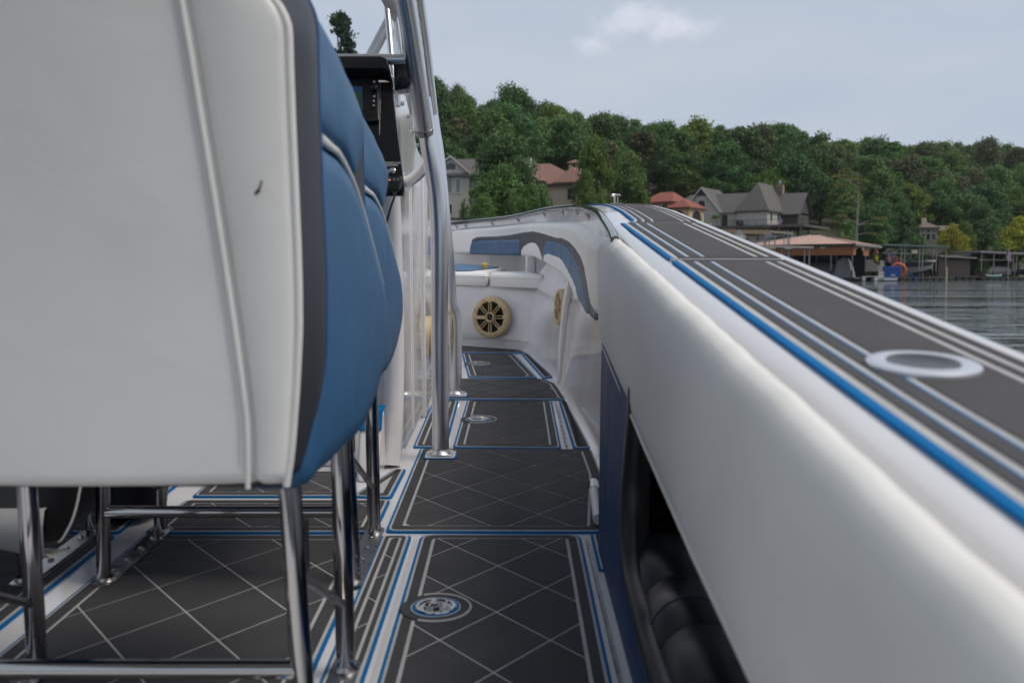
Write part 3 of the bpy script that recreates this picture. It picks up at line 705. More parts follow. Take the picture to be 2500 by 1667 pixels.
    for sg in (1, -1):
        x = XC + sg * .2325; xr = XC + sg * .2335
        sub(MB()).tube([(x, 1.40, .012), (x - sg * .002, 1.40, .50)], fl, 18).build('leg', chrome, s, smooth=True)
        sub(MB()).tube([(xr + sg * .003, 1.11, .012), (xr - sg * .012, 1.11, .42)], fl * .92, 18).build('leg', chrome, s, smooth=True)
        pl = sub(MB()).prism(rounded([(x - .020, 1.083), (x + .020, 1.083), (x + .020, 1.43), (x - .020, 1.43)], .012), .009, .0125).build('foot_plate', steel, s)
        for y in (1.155, 1.215, 1.285, 1.35):
            sub(MB()).lathe([(.0065, 0), (.006, .0035), (.0035, .005), (.0001, .0052)], 10, (x, y, .0125)).build('bolt', chrome, pl, smooth=True)
        for y in (1.11, 1.40):
            sub(MB()).lathe([(.0185, 0), (.0165, .003), (.0148, .007)], 16, (x, y, .0125)).build('weld_collar', steel, pl, smooth=True)
        sub(MB()).tube([(xr - sg * .004, 1.118, .262), (x, 1.39, .118)], .0062, 8).build('brace', steel, s, smooth=True)
        sub(MB()).box((xr - .003, 1.118, .262), (xr + .003, 1.146, .325)).build('bracket', blackp, s)
    sub(MB()).tube([(XC - .236, 1.11, .15), (XC + .236, 1.11, .15)], .0118, 14).build('crossbar', chrome, s, smooth=True)
    return s
def crom_yz(L): return [(p.x, p.y) for p in crom([(a, b, 0) for a, b in L], 4)]
G = 'upholstered helm seats on steel frames'
s1 = seat((XC, 1.25, 0), 'nearest white-backed helm seat with blue side bolsters, filling the left foreground'); s1['group'] = G
s2 = copy_tree(s1); tag(s2, 'second helm seat, its blue bolsters showing just ahead of the nearest seat', 'seat', (XC - .05, 1.91, 0), Matrix.Diagonal((1, 1, .955, 1)), boat=True, group=G)
s3 = copy_tree(s1); tag(s3, 'port helm seat frame across the white centre line of the deck', 'seat', (XC - .05 - .618, 1.91, 0), Matrix.Diagonal((1, 1, .955, 1)), boat=True, group=G)

# low folded seat between the frames on the port side
b = (-1.1, 1.60, .0)
ls = thing('folding_chair', 'low black seat with pale base and piping behind the left chrome leg', 'seat', b, boat=True)
edge = [at(205, 1120, 1.70), at(200, 1165, 1.70), at(194, 1197, 1.70), at(187, 1232, 1.70), at(176, 1268, 1.70), at(160, 1300, 1.70), at(150, 1315, 1.70), at(142, 1321, 1.70)]
ed = crom(edge, 4)
rows = [[(p.x - .075 * t ** 1.4 - .0, 1.70 - .03 * math.sin(math.pi * t * .5), p.z) for t in (0, .15, .5, .85, 1)] for p in ed]
MB().org(b).grid(rows).build('side_panel', vinyl_black, ls, smooth=True, angle=80)
MB().org(b).grid([[p, (p.x - .002, 1.80, p.z)] for p in ed]).build('side_panel', vinyl_black, ls, smooth=True)
MB().org(b).tube(ed, .0028, 8).build('piping', vinyl, ls, smooth=True)
bot = ed[-1]
rows = []
for i in range(16):
    t = i / 15; x = bot.x - .004 - .42 * t
    rows.append([(x, 1.775, .07), (x, 1.72, .083 + .022 * min(1, t * 3)), (x, 1.675, .086 + .026 * min(1, t * 3)), (x, 1.655, .105 + .022 * min(1, t * 3)), (x, 1.655, .150 + .002 * t), (x, 1.665, .178), (x, 1.69, .182)])
MB().org(b).grid(rows).build('pale_base', mat('shaded_white_vinyl', (.36, .36, .35), .5, bump=.2, bscale=380), ls, smooth=True, angle=80)  # white vinyl, greyed in its colour to stand for the shade under the seats
MB().org(b).box((-1.30, 1.685, .175), (ed[0].x - .06, 1.80, .34)).build('cushion_core', vinyl_black, ls, bevel=.02)
MB().org(b).box((-.915, 1.672, .16), (-.875, 1.684, .33)).build('strap', mat('grey_strap', (.06, .058, .056), .7), ls)
MB().org(b).lathe([(.0001, .0), (.07, .0), (.095, .02), (.10, .06), (.09, .14), (.0001, .16)], 28, (-.90, 2.20, .012)).build('foot_bag', vinyl_black, ls, smooth=True)

# insect on the seat back
q = at(632, 466, 1.033)
ins = thing('insect', 'tiny dark insect resting on the white back of the nearest seat', 'insect', tuple(q), boat=True)
MB().org(q).tube([q + Vector((-.0035, -.002, -.004)), q + Vector((0, -.003, 0)), q + Vector((.003, -.002, .005))], [.0012, .0024, .0006], 8).build('body', mat('insect_brown', (.03, .022, .016), .5), ins, smooth=True)
MB().org(q).add([q + Vector((-.001, -.0042, -.002)), q + Vector((.0015, -.0044, -.001)), q + Vector((.0055, -.0035, .010)), q + Vector((.003, -.0035, .011))], [(0, 1, 2, 3)]).build('wing', mat('insect_wing', (.16, .12, .08), .4), ins)

# ================================================================ CONSOLE
K = (CX, 3.3, 0)
con = thing('console', 'white steering console with black dash panel ahead of the seats', 'console', K, boat=True)
xr = -.312; xl = 2 * CX - xr
prof = [(2.66, 0), (2.735, .12), (2.745, .50), (2.735, .66), (2.72, .80), (2.60, 1.03), (2.66, 1.075), (2.95, 1.06), (3.30, .93), (3.95, .88), (4.0, .80), (4.02, 0)]
MB().org(K).extr([(xl, y, z) for y, z in prof], (xr - xl, 0, 0)).build('body', gelcoat, con, bevel=.022, seg=4)
# foot of the console flaring aft, and the little step beside it
MB().org(K).tube(crom([(-.343, 2.672, .003), (-.337, 2.70, .1), (-.334, 2.73, .28), (-.334, 2.735, .5), (-.335, 2.72, .66), (-.335, 2.66, .88), (-.337, 2.60, 1.03)], 5), [.030] * 30 + [.016], 16).build('corner_post', gelcoat, con, smooth=True)
MB().org(K).extr([(-.352, 2.50, 0), (-.352, 2.655, 0), (-.352, 2.655, .17), (-.352, 2.60, .165), (-.352, 2.565, .12)], (-.06, 0, 0)).build('foot_step', gelcoat, con, bevel=.012, seg=3)
MB().org(K).extr([(-.3505, 2.572, .125), (-.3505, 2.603, .168), (-.3505, 2.655, .173), (-.3505, 2.655, .179), (-.3505, 2.598, .174), (-.3505, 2.564, .129)], (-.064, 0, 0)).build('step_trim', eva_blue, con)
# proud side panel and door post
MB().org(K).box((-.318, 3.36, .0), (-.300, 3.50, .86)).build('door_post', gelcoat, con, bevel=.006, seg=3)
MB().org(K).box((-.318, 3.02, .03), (-.3075, 3.30, .80)).build('side_door', gelcoat, con, bevel=.004, seg=3)
# dash panel: black face leaning with the console
def dp(u, v, off=0):
    # points on the leaning dash face
    a, bb = ray(u, v); n = Vector((0, -1.0, .52)).normalized(); p0 = Vector((0, 2.597, 1.03)) + n * (.004 + off)
    d = Vector((a, 1, bb)); t = n.dot(p0 - Vector((0, 0, EYE))) / n.dot(d); return Vector((0, 0, EYE)) + d * t
def face(pts, name, m, off0, off1, bevel=0, parent=None):
    n = Vector((0, -1.0, .52)).normalized()
    lo = [dp(u, v, off0) for u, v in pts]
    return MB().org(K).extr(lo, n * (off1 - off0)).build(name, m, parent or con, bevel=bevel)
dash = face([(700, 204), (958, 204), (989, 468), (985, 480), (700, 480)], 'dash_panel', dashm, -.003, .004, .002)
face([(700, 168), (935, 168), (951, 174), (959, 204), (940, 198), (700, 198)], 'dash_visor', blackp, .0, .055, .004)
scr = face([(760, 198), (925, 198), (927, 300), (760, 318)], 'display', blackp, .004, .016, .003)
me = mat('screen_glow', (.01, .03, .08), .15); e = me.node_tree.nodes['Principled BSDF']; e.inputs['Emission Color'].default_value = (.02, .08, .22, 1); e.inputs['Emission Strength'].default_value = .2
face([(775, 208), (884, 212), (886, 270), (775, 285)], 'screen', me, .0165, .0170, 0, scr)
me2 = mat('screen_map', (.02, .05, .02), .15); e = me2.node_tree.nodes['Principled BSDF']; e.inputs['Emission Color'].default_value = (.04, .09, .05, 1); e.inputs['Emission Strength'].default_value = .15
face([(778, 222), (882, 224), (884, 268), (778, 282)], 'screen_chart', me2, .0172, .0176, 0, scr)
MB().org(K).tube([dp(928, 200, .012), dp(926, 330, .012)], .0012, 6).build('display_edge', steel, con, smooth=True)
ndir = Vector((0, -1.0, .52)).normalized()
kn = dp(915, 217, .016)
MB().org(K).tube([kn, kn + ndir * .012, kn + ndir * .016], [.0105, .0095, .005], 18).build('knob', blackp, con, smooth=True)
glyph = mat('white_print', (.5, .5, .5), .5)
for (u, v, w, h) in ((914, 202, .006, .006), (914, 237, .005, .005), (913, 248, .005, .004), (913, 259, .005, .003)):
    k2 = dp(u, v, .016); MB().org(K).tube([k2, k2 + ndir * .003], .0075, 14).build('button', blackp, con, smooth=True, angle=30)
    k3 = k2 + ndir * .0033; ux = Vector((1, 0, 0)); uz = Vector((0, .52, 1)).normalized()
    if v == 237:
        for sg in (1, -1):
            a = (ux + uz * sg).normalized() * .0035; c2 = (ux - uz * sg).normalized() * .0008
            MB().org(K).extr([k3 - a - c2, k3 + a - c2, k3 + a + c2, k3 - a + c2], ndir * .0003).build('button_mark', glyph, con)
    else:
        MB().org(K).extr([k3 - ux * w / 2 - uz * h / 2, k3 + ux * w / 2 - uz * h / 2, k3 + ux * w / 2 + uz * h / 2, k3 - ux * w / 2 + uz * h / 2], ndir * .0003).build('button_mark', glyph, con)
# windlass push button with its lettering
wb = dp(957, 418, .004)
MB().org(K).tube([wb, wb + ndir * .005, wb + ndir * .006], [.0095, .0095, .008], 20).build('windlass_button', chrome, con, smooth=True, angle=30)
MB().org(K).tube([wb + ndir * .006, wb + ndir * .0075], [.0055, .005], 16).build('button_cap', alu, con, smooth=True, angle=30)
def lettering(text, pos, size, parent, xdir, ydir, nrm, m, org):
    cu = bpy.data.curves.new('lettering', 'FONT'); cu.body = text; cu.size = size; cu.align_x = 'CENTER'; cu.extrude = .0001; cu.space_line = .8
    to = bpy.data.objects.new('lettering', cu); col.objects.link(to); bpy.context.view_layer.update()
    me = bpy.data.meshes.new_from_object(to.evaluated_get(bpy.context.evaluated_depsgraph_get())); bpy.data.objects.remove(to)
    M3 = Matrix((xdir, ydir, nrm)).transposed().to_4x4(); M3.translation = Vector(pos) - Vector(org); me.transform(M3)
    me.materials.clear()
    return link('lettering', me, m, parent)
lettering('WINDLASS\nDOWN', wb + Vector((0, .52, 1)).normalized() * .021 + ndir * .0006, .0085, con, Vector((1, 0, 0)), Vector((0, .52, 1)).normalized(), ndir, glyph, K)
# radio microphone on its clip
q = dp(964, 452, .02)
mic = thing('radio_microphone', 'black handheld radio microphone clipped to the console edge', 'microphone', tuple(q), boat=True)
ux, uz = Vector((1, 0, 0)), Vector((0, .30, 1)).normalized(); un = Vector((0, -1, .3)).normalized()
lp = [q + ux * a * .001 + uz * b2 * .001 for a, b2 in rounded([(-18, 19), (17, 19), (20, 8), (14, -14), (4, -20), (-8, -19), (-17, -8)], 6)]
MB().org(q).extr([p - un * .004 for p in lp], un * .022).build('body', blackp, mic, bevel=.004, seg=3)
orange = mat('orange_led', (.5, .12, .01), .4); e = orange.node_tree.nodes['Principled BSDF']; e.inputs['Emission Color'].default_value = (1, .3, .05, 1); e.inputs['Emission Strength'].default_value = .6
for a, b2, mm in ((-11, 7, orange), (-11, 11, glyph), (0, 11, glyph), (10, 11, glyph), (0, 7, glyph), (10, 7, glyph)):
    c2 = q + ux * a * .001 + uz * b2 * .001 + un * .0182
    MB().org(q).extr([c2 - ux * .0032 - uz * .0011, c2 + ux * .0032 - uz * .0011, c2 + ux * .0032 + uz * .0011, c2 - ux * .0032 + uz * .0011], un * .0004).build('key', mm if mm is orange else mat('dim_print', (.18, .18, .18), .5), mic)
c0 = q - uz * .020 + un * .006
MB().org(q).tube(crom([c0, c0 + Vector((.0, -.004, -.012)), c0 + Vector((-.010, -.004, -.04)), c0 + Vector((-.022, .0, -.085)), c0 + Vector((-.030, .02, -.16)), c0 + Vector((-.034, .03, -.24))], 5), .0028, 8).build('cord', blackp, mic, smooth=True)
MB().org(q).tube([c0 + uz * .004, c0 - uz * .008], [.006, .004], 10).build('strain_relief', blackp, mic, smooth=True)

# clear windscreen around the console top with its frame
clear = bpy.data.materials.new('clear_acrylic'); clear.use_nodes = True; bb = clear.node_tree.nodes['Principled BSDF']
bb.inputs['Base Color'].default_value = (.93, .95, .97, 1); bb.inputs['Roughness'].default_value = .03; bb.inputs['Transmission Weight'].default_value = 1.0; bb.inputs['IOR'].default_value = 1.05
ws = thing('windscreen', 'clear acrylic windscreen side panel standing on the console edge', 'windscreen', (-.33, 3.0, .98), boat=True)
MB().org((-.33, 3.0, .98)).extr([(-.318, 2.72, 1.02), (-.318, 3.32, .90), (-.375, 3.30, 1.62), (-.385, 2.95, 1.62)], (-.006, 0, 0)).build('pane', clear, ws)
for a, b2, r in (((-.318, 2.70, 1.03), (-.388, 2.93, 1.64), .009),):
    MB().org((-.33, 3.0, .98)).tube([a, b2], r, 10).build('frame_post', alu, ws, smooth=True)
for y, z in ((2.80, 1.01), (2.95, .99), (3.1, .96), (3.24, .93)):
    MB().org((-.33, 3.0, .98)).tube([(-.312, y, z), (-.303, y, z)], .006, 10).build('bolt', chrome, ws, smooth=True)
    MB().org((-.33, 3.0, .98)).tube([(-.317, y, z + .05), (-.310, y, z + .05)], .004, 10).build('bolt', chrome, ws, smooth=True)

# ================================================================ T-TOP FRAME
TT = (-.21, 2.77, 0)
tt = thing('overhead_frame', 'aluminium tube frame with two legs standing on the deck beside the console', 'tube frame', TT, boat=True)
def foot(x, y):
    fp = MB().org(TT).prism(rounded([(x - .048, y - .042), (x + .048, y - .042), (x + .048, y + .050), (x - .048, y + .050)], .016), .009, .0110).build('foot_pad', eva_blue, tt)
    MB().org(TT).prism(rounded([(x - .043, y - .038), (x + .043, y - .038), (x + .043, y + .046), (x - .043, y + .046)], .014), .0095, .0125).build('foot_pad_top', gelcoat, fp)
    MB().org(TT).prism(rounded([(x - .036, y - .032), (x + .036, y - .032), (x + .036, y + .038), (x - .036, y + .038)], .012), .012, .0185).build('foot_flange', alu, tt, bevel=.002)
    MB().org(TT).lathe([(.034, .0), (.029, .004), (.0255, .012)], 24, (x, y, .0185)).build('weld', alu, tt, smooth=True)
    for sg in (-1, 1): MB().org(TT).lathe([(.005, 0), (.004, .003), (.0001, .0035)], 8, (x + sg * .028, y - .024, .0185)).build('bolt', chrome, tt, smooth=True)
foot(-.2075, 2.765); foot(-.221, 3.755)
L1 = [(-.2065, 2.765, .015), (-.206, 2.765, .35), (-.205, 2.765, .62)] + [at(1067, 480, 2.76), at(1054, 393, 2.745), at(1044, 330, 2.74), at(1030, 240, 2.74)]
MB().org(TT).tube(crom(L1, 6), .0245, 24).build('leg', alu, tt, smooth=True)
A0, A1, A2 = at(1035, 318, 2.665), at(1001, 71, 2.545), at(989, 0, 2.50)
dirA = (A2 - A0).normalized()
MB().org(TT).tube([A0 - dirA * .004, A0, A1, A2, A2 + dirA * .62], [.0235, .0248, .0248, .0248, .0248], 24).build('upper_tube', alu, tt, smooth=True)
MB().org(TT).tube([A0 - dirA * .012, A0 + dirA * .004], [.0235, .0262], 20).build('weld', steel, tt, smooth=True)
L2 = [(-.221, 3.755, .015), (-.220, 3.755, .3), at(1101, 744, 3.75), at(1095, 650, 3.75), at(1087, 560, 3.75), at(1071, 393, 3.75), at(1055, 286, 3.75), at(1035, 107, 3.75), at(1021, 0, 3.75), at(1010, -80, 3.75)]
MB().org(TT).tube(crom(L2, 6), .0245, 24).build('leg', alu, tt, smooth=True)
p = at(1053, 275, 3.62); p2 = at(1031, 90, 3.45); p3 = at(1019, 0, 3.38)
MB().org(TT).tube([p, p2, p3, p3 + (p3 - p2) * 1.75], .0235, 20).build('upper_tube', alu, tt, smooth=True)
MB().org(TT).tube([(-.25, 2.585, 1.096), (2 * CX + .25, 2.585, 1.096)], .0140, 18).build('crossbar', alu, tt, smooth=True)
g0, g1 = at(946, 60, 3.6), at(884, 176, 3.6)
MB().org(TT).tube([g1 + (g1 - g0) * .5, g1, g0, g0 + (g0 - g1) * 1.5], .020, 18).build('diagonal_tube', alu, tt, smooth=True)
b1 = at(1045, 395, 2.74)
MB().org(TT).tube(crom([(-.315, 2.86, b1.z - .05), (-.29, 2.84, b1.z - .045), (-.25, 2.80, b1.z - .015), (-.22, 2.765, b1.z + .02)], 5), .0165, 14).build('side_stay', alu, tt, smooth=True)
MB().org(TT).tube([(-.319, 2.865, b1.z - .05), (-.310, 2.857, b1.z - .05)], .030, 18).build('stay_flange', chrome, tt, smooth=True)
hb = at(960, 222, 2.70)
MB().org(TT).box((-.312, 2.70, hb.z - .007), (-.235, 2.725, hb.z + .006)).build('stay_bracket', alu, tt, bevel=.002)
MB().org(TT).box((-.318, 2.69, hb.z - .04), (-.306, 2.735, hb.z + .01)).build('stay_plate', alu, tt, bevel=.002)
# plates in a V, put in for a chevron reflected in the windscreen
for sg in (1, -1):
    a = at(962, 55, 2.78); MB().org(TT).extr([a, a + Vector((sg * .05, 0, .085)), a + Vector((sg * .05, 0, .125)), a + Vector((0, 0, .05))], (0, .006, 0)).build('reflection_plate', steel, tt)
# unseen hard top over the frame, added and stretched aft to shade the seats
MB().org(TT).box((2 * CX + .20, -1.4, 1.80), (-.20, 3.9, 1.86)).build('shade_hard_top', gelcoat, tt, bevel=.03, seg=4)
# black pod under the crossbar
pod = thing('frame_speaker_pod', 'black rounded pod hanging under the frame crossbar', 'speaker pod', (-.283, 2.62, 1.04), boat=True)
rows = []
for y, s in ((2.585, .8), (2.59, 1), (2.66, 1), (2.67, .8)):
    rows.append([(-.283 + dx * s, y, 1.055 + dz * s) for dx, dz in ((-.024, .034), (.026, .034), (.026, -.004), (.022, -.018), (.012, -.028), (-.002, -.034), (-.016, -.036), (-.022, -.034))])
m = MB().org((-.283, 2.62, 1.04)).grid(rows, True); m.f += [tuple(range(7, -1, -1)), tuple(range(24, 32))]
m.build('housing', blackp, pod, smooth=True, angle=50)
MB().org((-.283, 2.62, 1.04)).tube([(-.283, 2.60, 1.088), (-.283, 2.60, 1.078)], .016, 14).build('clamp', blackp, pod, smooth=True)
# ================================================================ WATER AND SHORE
def shore(X): return 127 + .55 * X + max(0, X - 35) * .28
def ground(X, Y):
    s = Y - shore(X)
    if s < 0: return max(-3, s * .12)
    k = .235 * (1 + .0032 * max(0, X - 50))
    return k * s if s < 150 else k * (150 + 20 * (1 - math.exp(-(s - 150) / 40)))
wm = bpy.data.materials.new('lake_water'); wm.use_nodes = True; N = wm.node_tree.nodes; b = N['Principled BSDF']
b.inputs['Base Color'].default_value = (.042, .050, .046, 1); b.inputs['Roughness'].default_value = .03; b.inputs['IOR'].default_value = 1.4
tcw = N.new('ShaderNodeTexCoord'); WL = wm.node_tree.links
def wave(sc, st, det=3, rot=10):
    mp2 = N.new('ShaderNodeMapping'); mp2.inputs['Scale'].default_value = st; mp2.inputs['Rotation'].default_value = (0, 0, R(rot))
    n = N.new('ShaderNodeTexNoise'); n.inputs['Scale'].default_value = sc; n.inputs['Detail'].default_value = det
    WL.new(tcw.outputs['Object'], mp2.inputs['Vector']); WL.new(mp2.outputs[0], n.inputs['Vector']); return n.outputs['Fac']
def wmath(op, a, b2):
    m = N.new('ShaderNodeMath'); m.operation = op
    for i, x in enumerate((a, b2)):
        if isinstance(x, (int, float)): m.inputs[i].default_value = x
        else: WL.new(x, m.inputs[i])
    return m.outputs[0]
gust = N.new('ShaderNodeMapRange'); gust.inputs['From Min'].default_value = .40; gust.inputs['From Max'].default_value = .62; gust.inputs['To Min'].default_value = .12; gust.inputs['To Max'].default_value = 1.0
WL.new(wave(.13, (.22, 1.0, 1), 4, 6), gust.inputs['Value'])
rip = wmath('ADD', wave(1.1, (.55, 1.3, 1), 3), wmath('MULTIPLY', wave(3.6, (.7, 1.3, 1), 2), .35))
ad2h = wmath('ADD', wmath('MULTIPLY', rip, gust.outputs[0]), wmath('MULTIPLY', wave(.30, (.5, 1.2, 1), 2), .9))
bp = N.new('ShaderNodeBump'); bp.inputs['Strength'].default_value = 1.0; bp.inputs['Distance'].default_value = .24
WL.new(ad2h, bp.inputs['Height']); wm.node_tree.links.new(bp.outputs[0], b.inputs['Normal'])
o = MB().add([(-900, -400, 0), (900, -400, 0), (900, 1500, 0), (-900, 1500, 0)], [(0, 1, 2, 3)]).build('water', wm); o['kind'] = 'structure'
earth = mat('woodland_floor', (.045, .050, .026), .95, var=.4, vscale=.25, bump=.6, bscale=1.2, dirt=.6, dscale=.09, dcol=(.07, .055, .035))
rows = []
for i in range(70):
    Y = 70 + i * 6
    rows.append([(X, Y, ground(X, Y) + .35 * math.sin(X * .31 + Y * .17) * (Y > shore(X) + 3)) for X in [-220 + j * 8 for j in range(75)]])
o = MB().grid(rows).build('ground', earth, smooth=True, angle=180); o['kind'] = 'structure'
rnd = random.Random(11)

# ================================================================ TREES
def leaf_mat(name, c, c2, rand=.22, trans=.25):
    m = bpy.data.materials.new(name); m.use_nodes = True; t = m.node_tree; N = t.nodes; b = N['Principled BSDF']
    oi = N.new('ShaderNodeObjectInfo'); g = N.new('ShaderNodeNewGeometry')
    mx = N.new('ShaderNodeMix'); mx.data_type = 'RGBA'; mx.inputs[6].default_value = (*c, 1); mx.inputs[7].default_value = (*c2, 1)
    t.links.new(g.outputs['Random Per Island'], mx.inputs[0])
    mr = N.new('ShaderNodeMapRange'); mr.inputs['To Min'].default_value = 1 - rand; mr.inputs['To Max'].default_value = 1 + rand; t.links.new(oi.outputs['Random'], mr.inputs['Value'])
    mh = N.new('ShaderNodeMapRange'); mh.inputs['To Min'].default_value = .475; mh.inputs['To Max'].default_value = .515
    wn = N.new('ShaderNodeMath'); wn.operation = 'FRACT'; w2 = N.new('ShaderNodeMath'); w2.operation = 'MULTIPLY'; w2.inputs[1].default_value = 7.31
    t.links.new(oi.outputs['Random'], w2.inputs[0]); t.links.new(w2.outputs[0], wn.inputs[0]); t.links.new(wn.outputs[0], mh.inputs['Value'])
    h = N.new('ShaderNodeHueSaturation'); t.links.new(mx.outputs[2], h.inputs['Color']); t.links.new(mr.outputs[0], h.inputs['Value']); t.links.new(mh.outputs[0], h.inputs['Hue'])
    t.links.new(h.outputs[0], b.inputs['Base Color']); b.inputs['Roughness'].default_value = .6; b.inputs['Specular IOR Level'].default_value = .3
    tr = N.new('ShaderNodeBsdfTranslucent'); t.links.new(h.outputs[0], tr.inputs['Color']); ms = N.new('ShaderNodeMixShader'); ms.inputs[0].default_value = trans
    t.links.new(b.outputs[0], ms.inputs[1]); t.links.new(tr.outputs[0], ms.inputs[2]); t.links.new(ms.outputs[0], N['Material Output'].inputs['Surface'])
    return m
LEAF = dict(dark=leaf_mat('leaf_dark_green', (.048, .112, .034), (.102, .192, .058)), mid=leaf_mat('leaf_mid_green', (.072, .155, .040), (.138, .235, .066)),
            light=leaf_mat('leaf_light_green', (.100, .175, .030), (.165, .250, .055), .14), yellow=leaf_mat('leaf_yellow_green', (.24, .26, .018), (.36, .37, .04), .08),
            olive=leaf_mat('leaf_olive', (.090, .112, .048), (.145, .165, .072)), pine=leaf_mat('pine_needles', (.028, .058, .026), (.05, .088, .036)))
bark = mat('bark', (.10, .085, .068), .9, var=.3, vscale=3, bump=.5, bscale=9)
bark_pale = mat('pale_bark', (.22, .20, .165), .9, var=.3, vscale=3, bump=.5, bscale=9)
def leaf_mesh(name, blobs, per, leaf, seed, squash=.75):
    rg = np.random.default_rng(seed); V = []
    for (c, r, k) in blobs:
        n = int(per * k); d = rg.normal(size=(n, 3)); d /= np.linalg.norm(d, axis=1)[:, None]
        d[:, 2] = np.where(d[:, 2] < -.35, d[:, 2] * .5, d[:, 2])
        rad = r * (rg.uniform(.2, 1.0, n) ** .5) * rg.uniform(.8, 1.5, n)
        p = np.array(c) + d * rad[:, None] * np.array([1, 1, squash])
        nrm = d * .9 + rg.normal(size=(n, 3)) * .75; nrm[:, 2] += .25; nrm /= np.linalg.norm(nrm, axis=1)[:, None]
        a = np.cross(nrm, rg.normal(size=(n, 3))); a /= np.linalg.norm(a, axis=1)[:, None]; b2 = np.cross(nrm, a)
        s = leaf * rg.uniform(.6, 1.35, n)[:, None]
        V.append(np.stack([p - a * s, p - b2 * s * .55 + nrm * s * .12, p + a * s, p + b2 * s * .55 + nrm * s * .12], 1))
    V = np.concatenate(V).reshape(-1, 3); nq = len(V) // 4
    me = bpy.data.meshes.new(name); me.vertices.add(len(V)); me.vertices.foreach_set('co', V.astype(np.float32).ravel())
    me.loops.add(nq * 4); me.loops.foreach_set('vertex_index', np.arange(nq * 4, dtype=np.int32))
    me.polygons.add(nq); me.polygons.foreach_set('loop_start', np.arange(0, nq * 4, 4, dtype=np.int32)); me.polygons.foreach_set('loop_total', np.full(nq, 4, np.int32))
    me.update(); return me
def crown_blobs(seed, w, h, z0, n, ragged=.2, lobes=5):
    rg = random.Random(seed); B = []
    L = [(rg.uniform(0, 6.28), rg.uniform(.25, .62), rg.uniform(.25, .9)) for _ in range(lobes)]
    for i in range(n):
        la, lr, lz = L[i % lobes]
        a = la + rg.gauss(0, .55); zz = min(1, max(0, lz + rg.gauss(0, .22)))
        prof = math.sin(math.pi * (.12 + .83 * zz)) ** .7
        rr = w * .5 * prof * min(1.05, max(0, lr + rg.gauss(0, .25) + .15))
        B.append(((rr * math.cos(a), rr * math.sin(a), z0 + h * zz + rg.uniform(-.4, .4)), w * rg.uniform(.09, .17), rg.uniform(.7, 1.3)))
    return B
def trunk_mesh(name, h, r, blobs, seed, m, nb=9):
    rg = random.Random(seed); mb = MB()
    lean = (rg.uniform(-.4, .4), rg.uniform(-.4, .4))
    P = [(lean[0] * t * t, lean[1] * t * t, -1.0 + (h + 1) * t) for t in [i / 7 for i in range(8)]]
    mb.tube(P, [r * (1.25 - 1.0 * i / 7) for i in range(8)], 8)
    for (c, br, k) in rg.sample(blobs, min(nb, len(blobs))):
        z = max(h * .25, min(h * .85, c[2] * .62)); t = z / h; s = (lean[0] * t * t, lean[1] * t * t, z)
        mid = ((s[0] + c[0]) * .5 + rg.uniform(-.3, .3), (s[1] + c[1]) * .5 + rg.uniform(-.3, .3), (z + c[2]) * .5 + .2)
        mb.tube([s, mid, c], [r * .42, r * .28, r * .08], 6)
    me = bpy.data.meshes.new(name); me.from_pydata(mb.v, [], mb.f); me.materials.append(m)
    for p in me.polygons: p.use_smooth = True
    return me
KINDS = {}
def make_kind(key, leafm, w, h, z0, nb, per, leaf, seed, trunk_h, tr, bk=bark, lobes=5):
    out = []
    for k in range(3):
        bl = crown_blobs(seed + k, w, h, z0, nb, lobes=lobes + k)
        cm = leaf_mesh('crown', bl, per, leaf, seed + k); cm.materials.append(leafm)
        out.append((cm, trunk_mesh('trunk', trunk_h, tr, bl, seed + k, bk), z0 + h))
    KINDS[key] = out
make_kind('dark', LEAF['dark'], 10.5, 11.5, 1.8, 110, 110, .25, 10, 11.5, .26, lobes=8)
make_kind('mid', LEAF['mid'], 10.0, 12.0, 1.6, 110, 110, .25, 20, 11.5, .25, lobes=8)
make_kind('olive', LEAF['olive'], 9.0, 11.5, 2.2, 80, 95, .24, 30, 11.5, .25, bk=bark_pale, lobes=8)
make_kind('light', LEAF['light'], 8.5, 9.2, 1.6, 100, 110, .22, 40, 8.5, .20, lobes=8)
make_kind('yellow', LEAF['yellow'], 7.6, 6.5, 1.6, 60, 130, .22, 50, 6.5, .18)
make_kind('bush', LEAF['mid'], 4.2, 2.6, .5, 30, 90, .16, 60, 1.8, .08)
make_kind('pine', LEAF['pine'], 5.0, 12.0, 6.0, 46, 110, .22, 70, 17.0, .24, lobes=9)
def tree(key, label, X, Y, scale, group=None, var=0, zs=1.0, z=None, cat='tree', name='tree', rz=None):
    cm, tm, hh = KINDS[key][var % 3]
    t = thing(name, label, cat, (X, Y, ground(X, Y) if z is None else z), Matrix.Rotation(rnd.uniform(0, 6.28) if rz is None else rz, 4, 'Z') @ Matrix.Diagonal((scale, scale, scale * zs, 1)), group=group)
    for nm, me in (('crown', cm), ('trunk', tm)):
        o = bpy.data.objects.new(nm, me); col.objects.link(o); o.parent = t
    return t
RU = [700, 1000, 1065, 1100, 1180, 1240, 1265, 1300, 1400, 1480, 1500, 1560, 1650, 1740, 1850, 1950, 2000, 2100, 2200, 2300, 2380, 2430, 2500, 2700]
RV = [235, 228, 225, 236, 262, 262, 240, 272, 284, 300, 288, 315, 322, 315, 330, 326, 355, 357, 370, 366, 361, 352, 366, 375]
KEEP = [(-18, 10, 118, 150), (-6, 26, 125, 166), (14, 40, 135, 176), (26, 70, 140, 208), (70, 96, 150, 214)]     # plots cleared for the houses
rnd = random.Random(5); count = 0; taken = []
Y = 138
cand = []
while Y < 375:
    step = 6.7 + (Y - 138) * .012
    X = -.30 * Y
    while X < .62 * Y + 4:
        cand.append((X + rnd.uniform(-2.6, 2.6), Y + rnd.uniform(-3.2, 3.2))); X += step * 1.12
    Y += step * 1.35
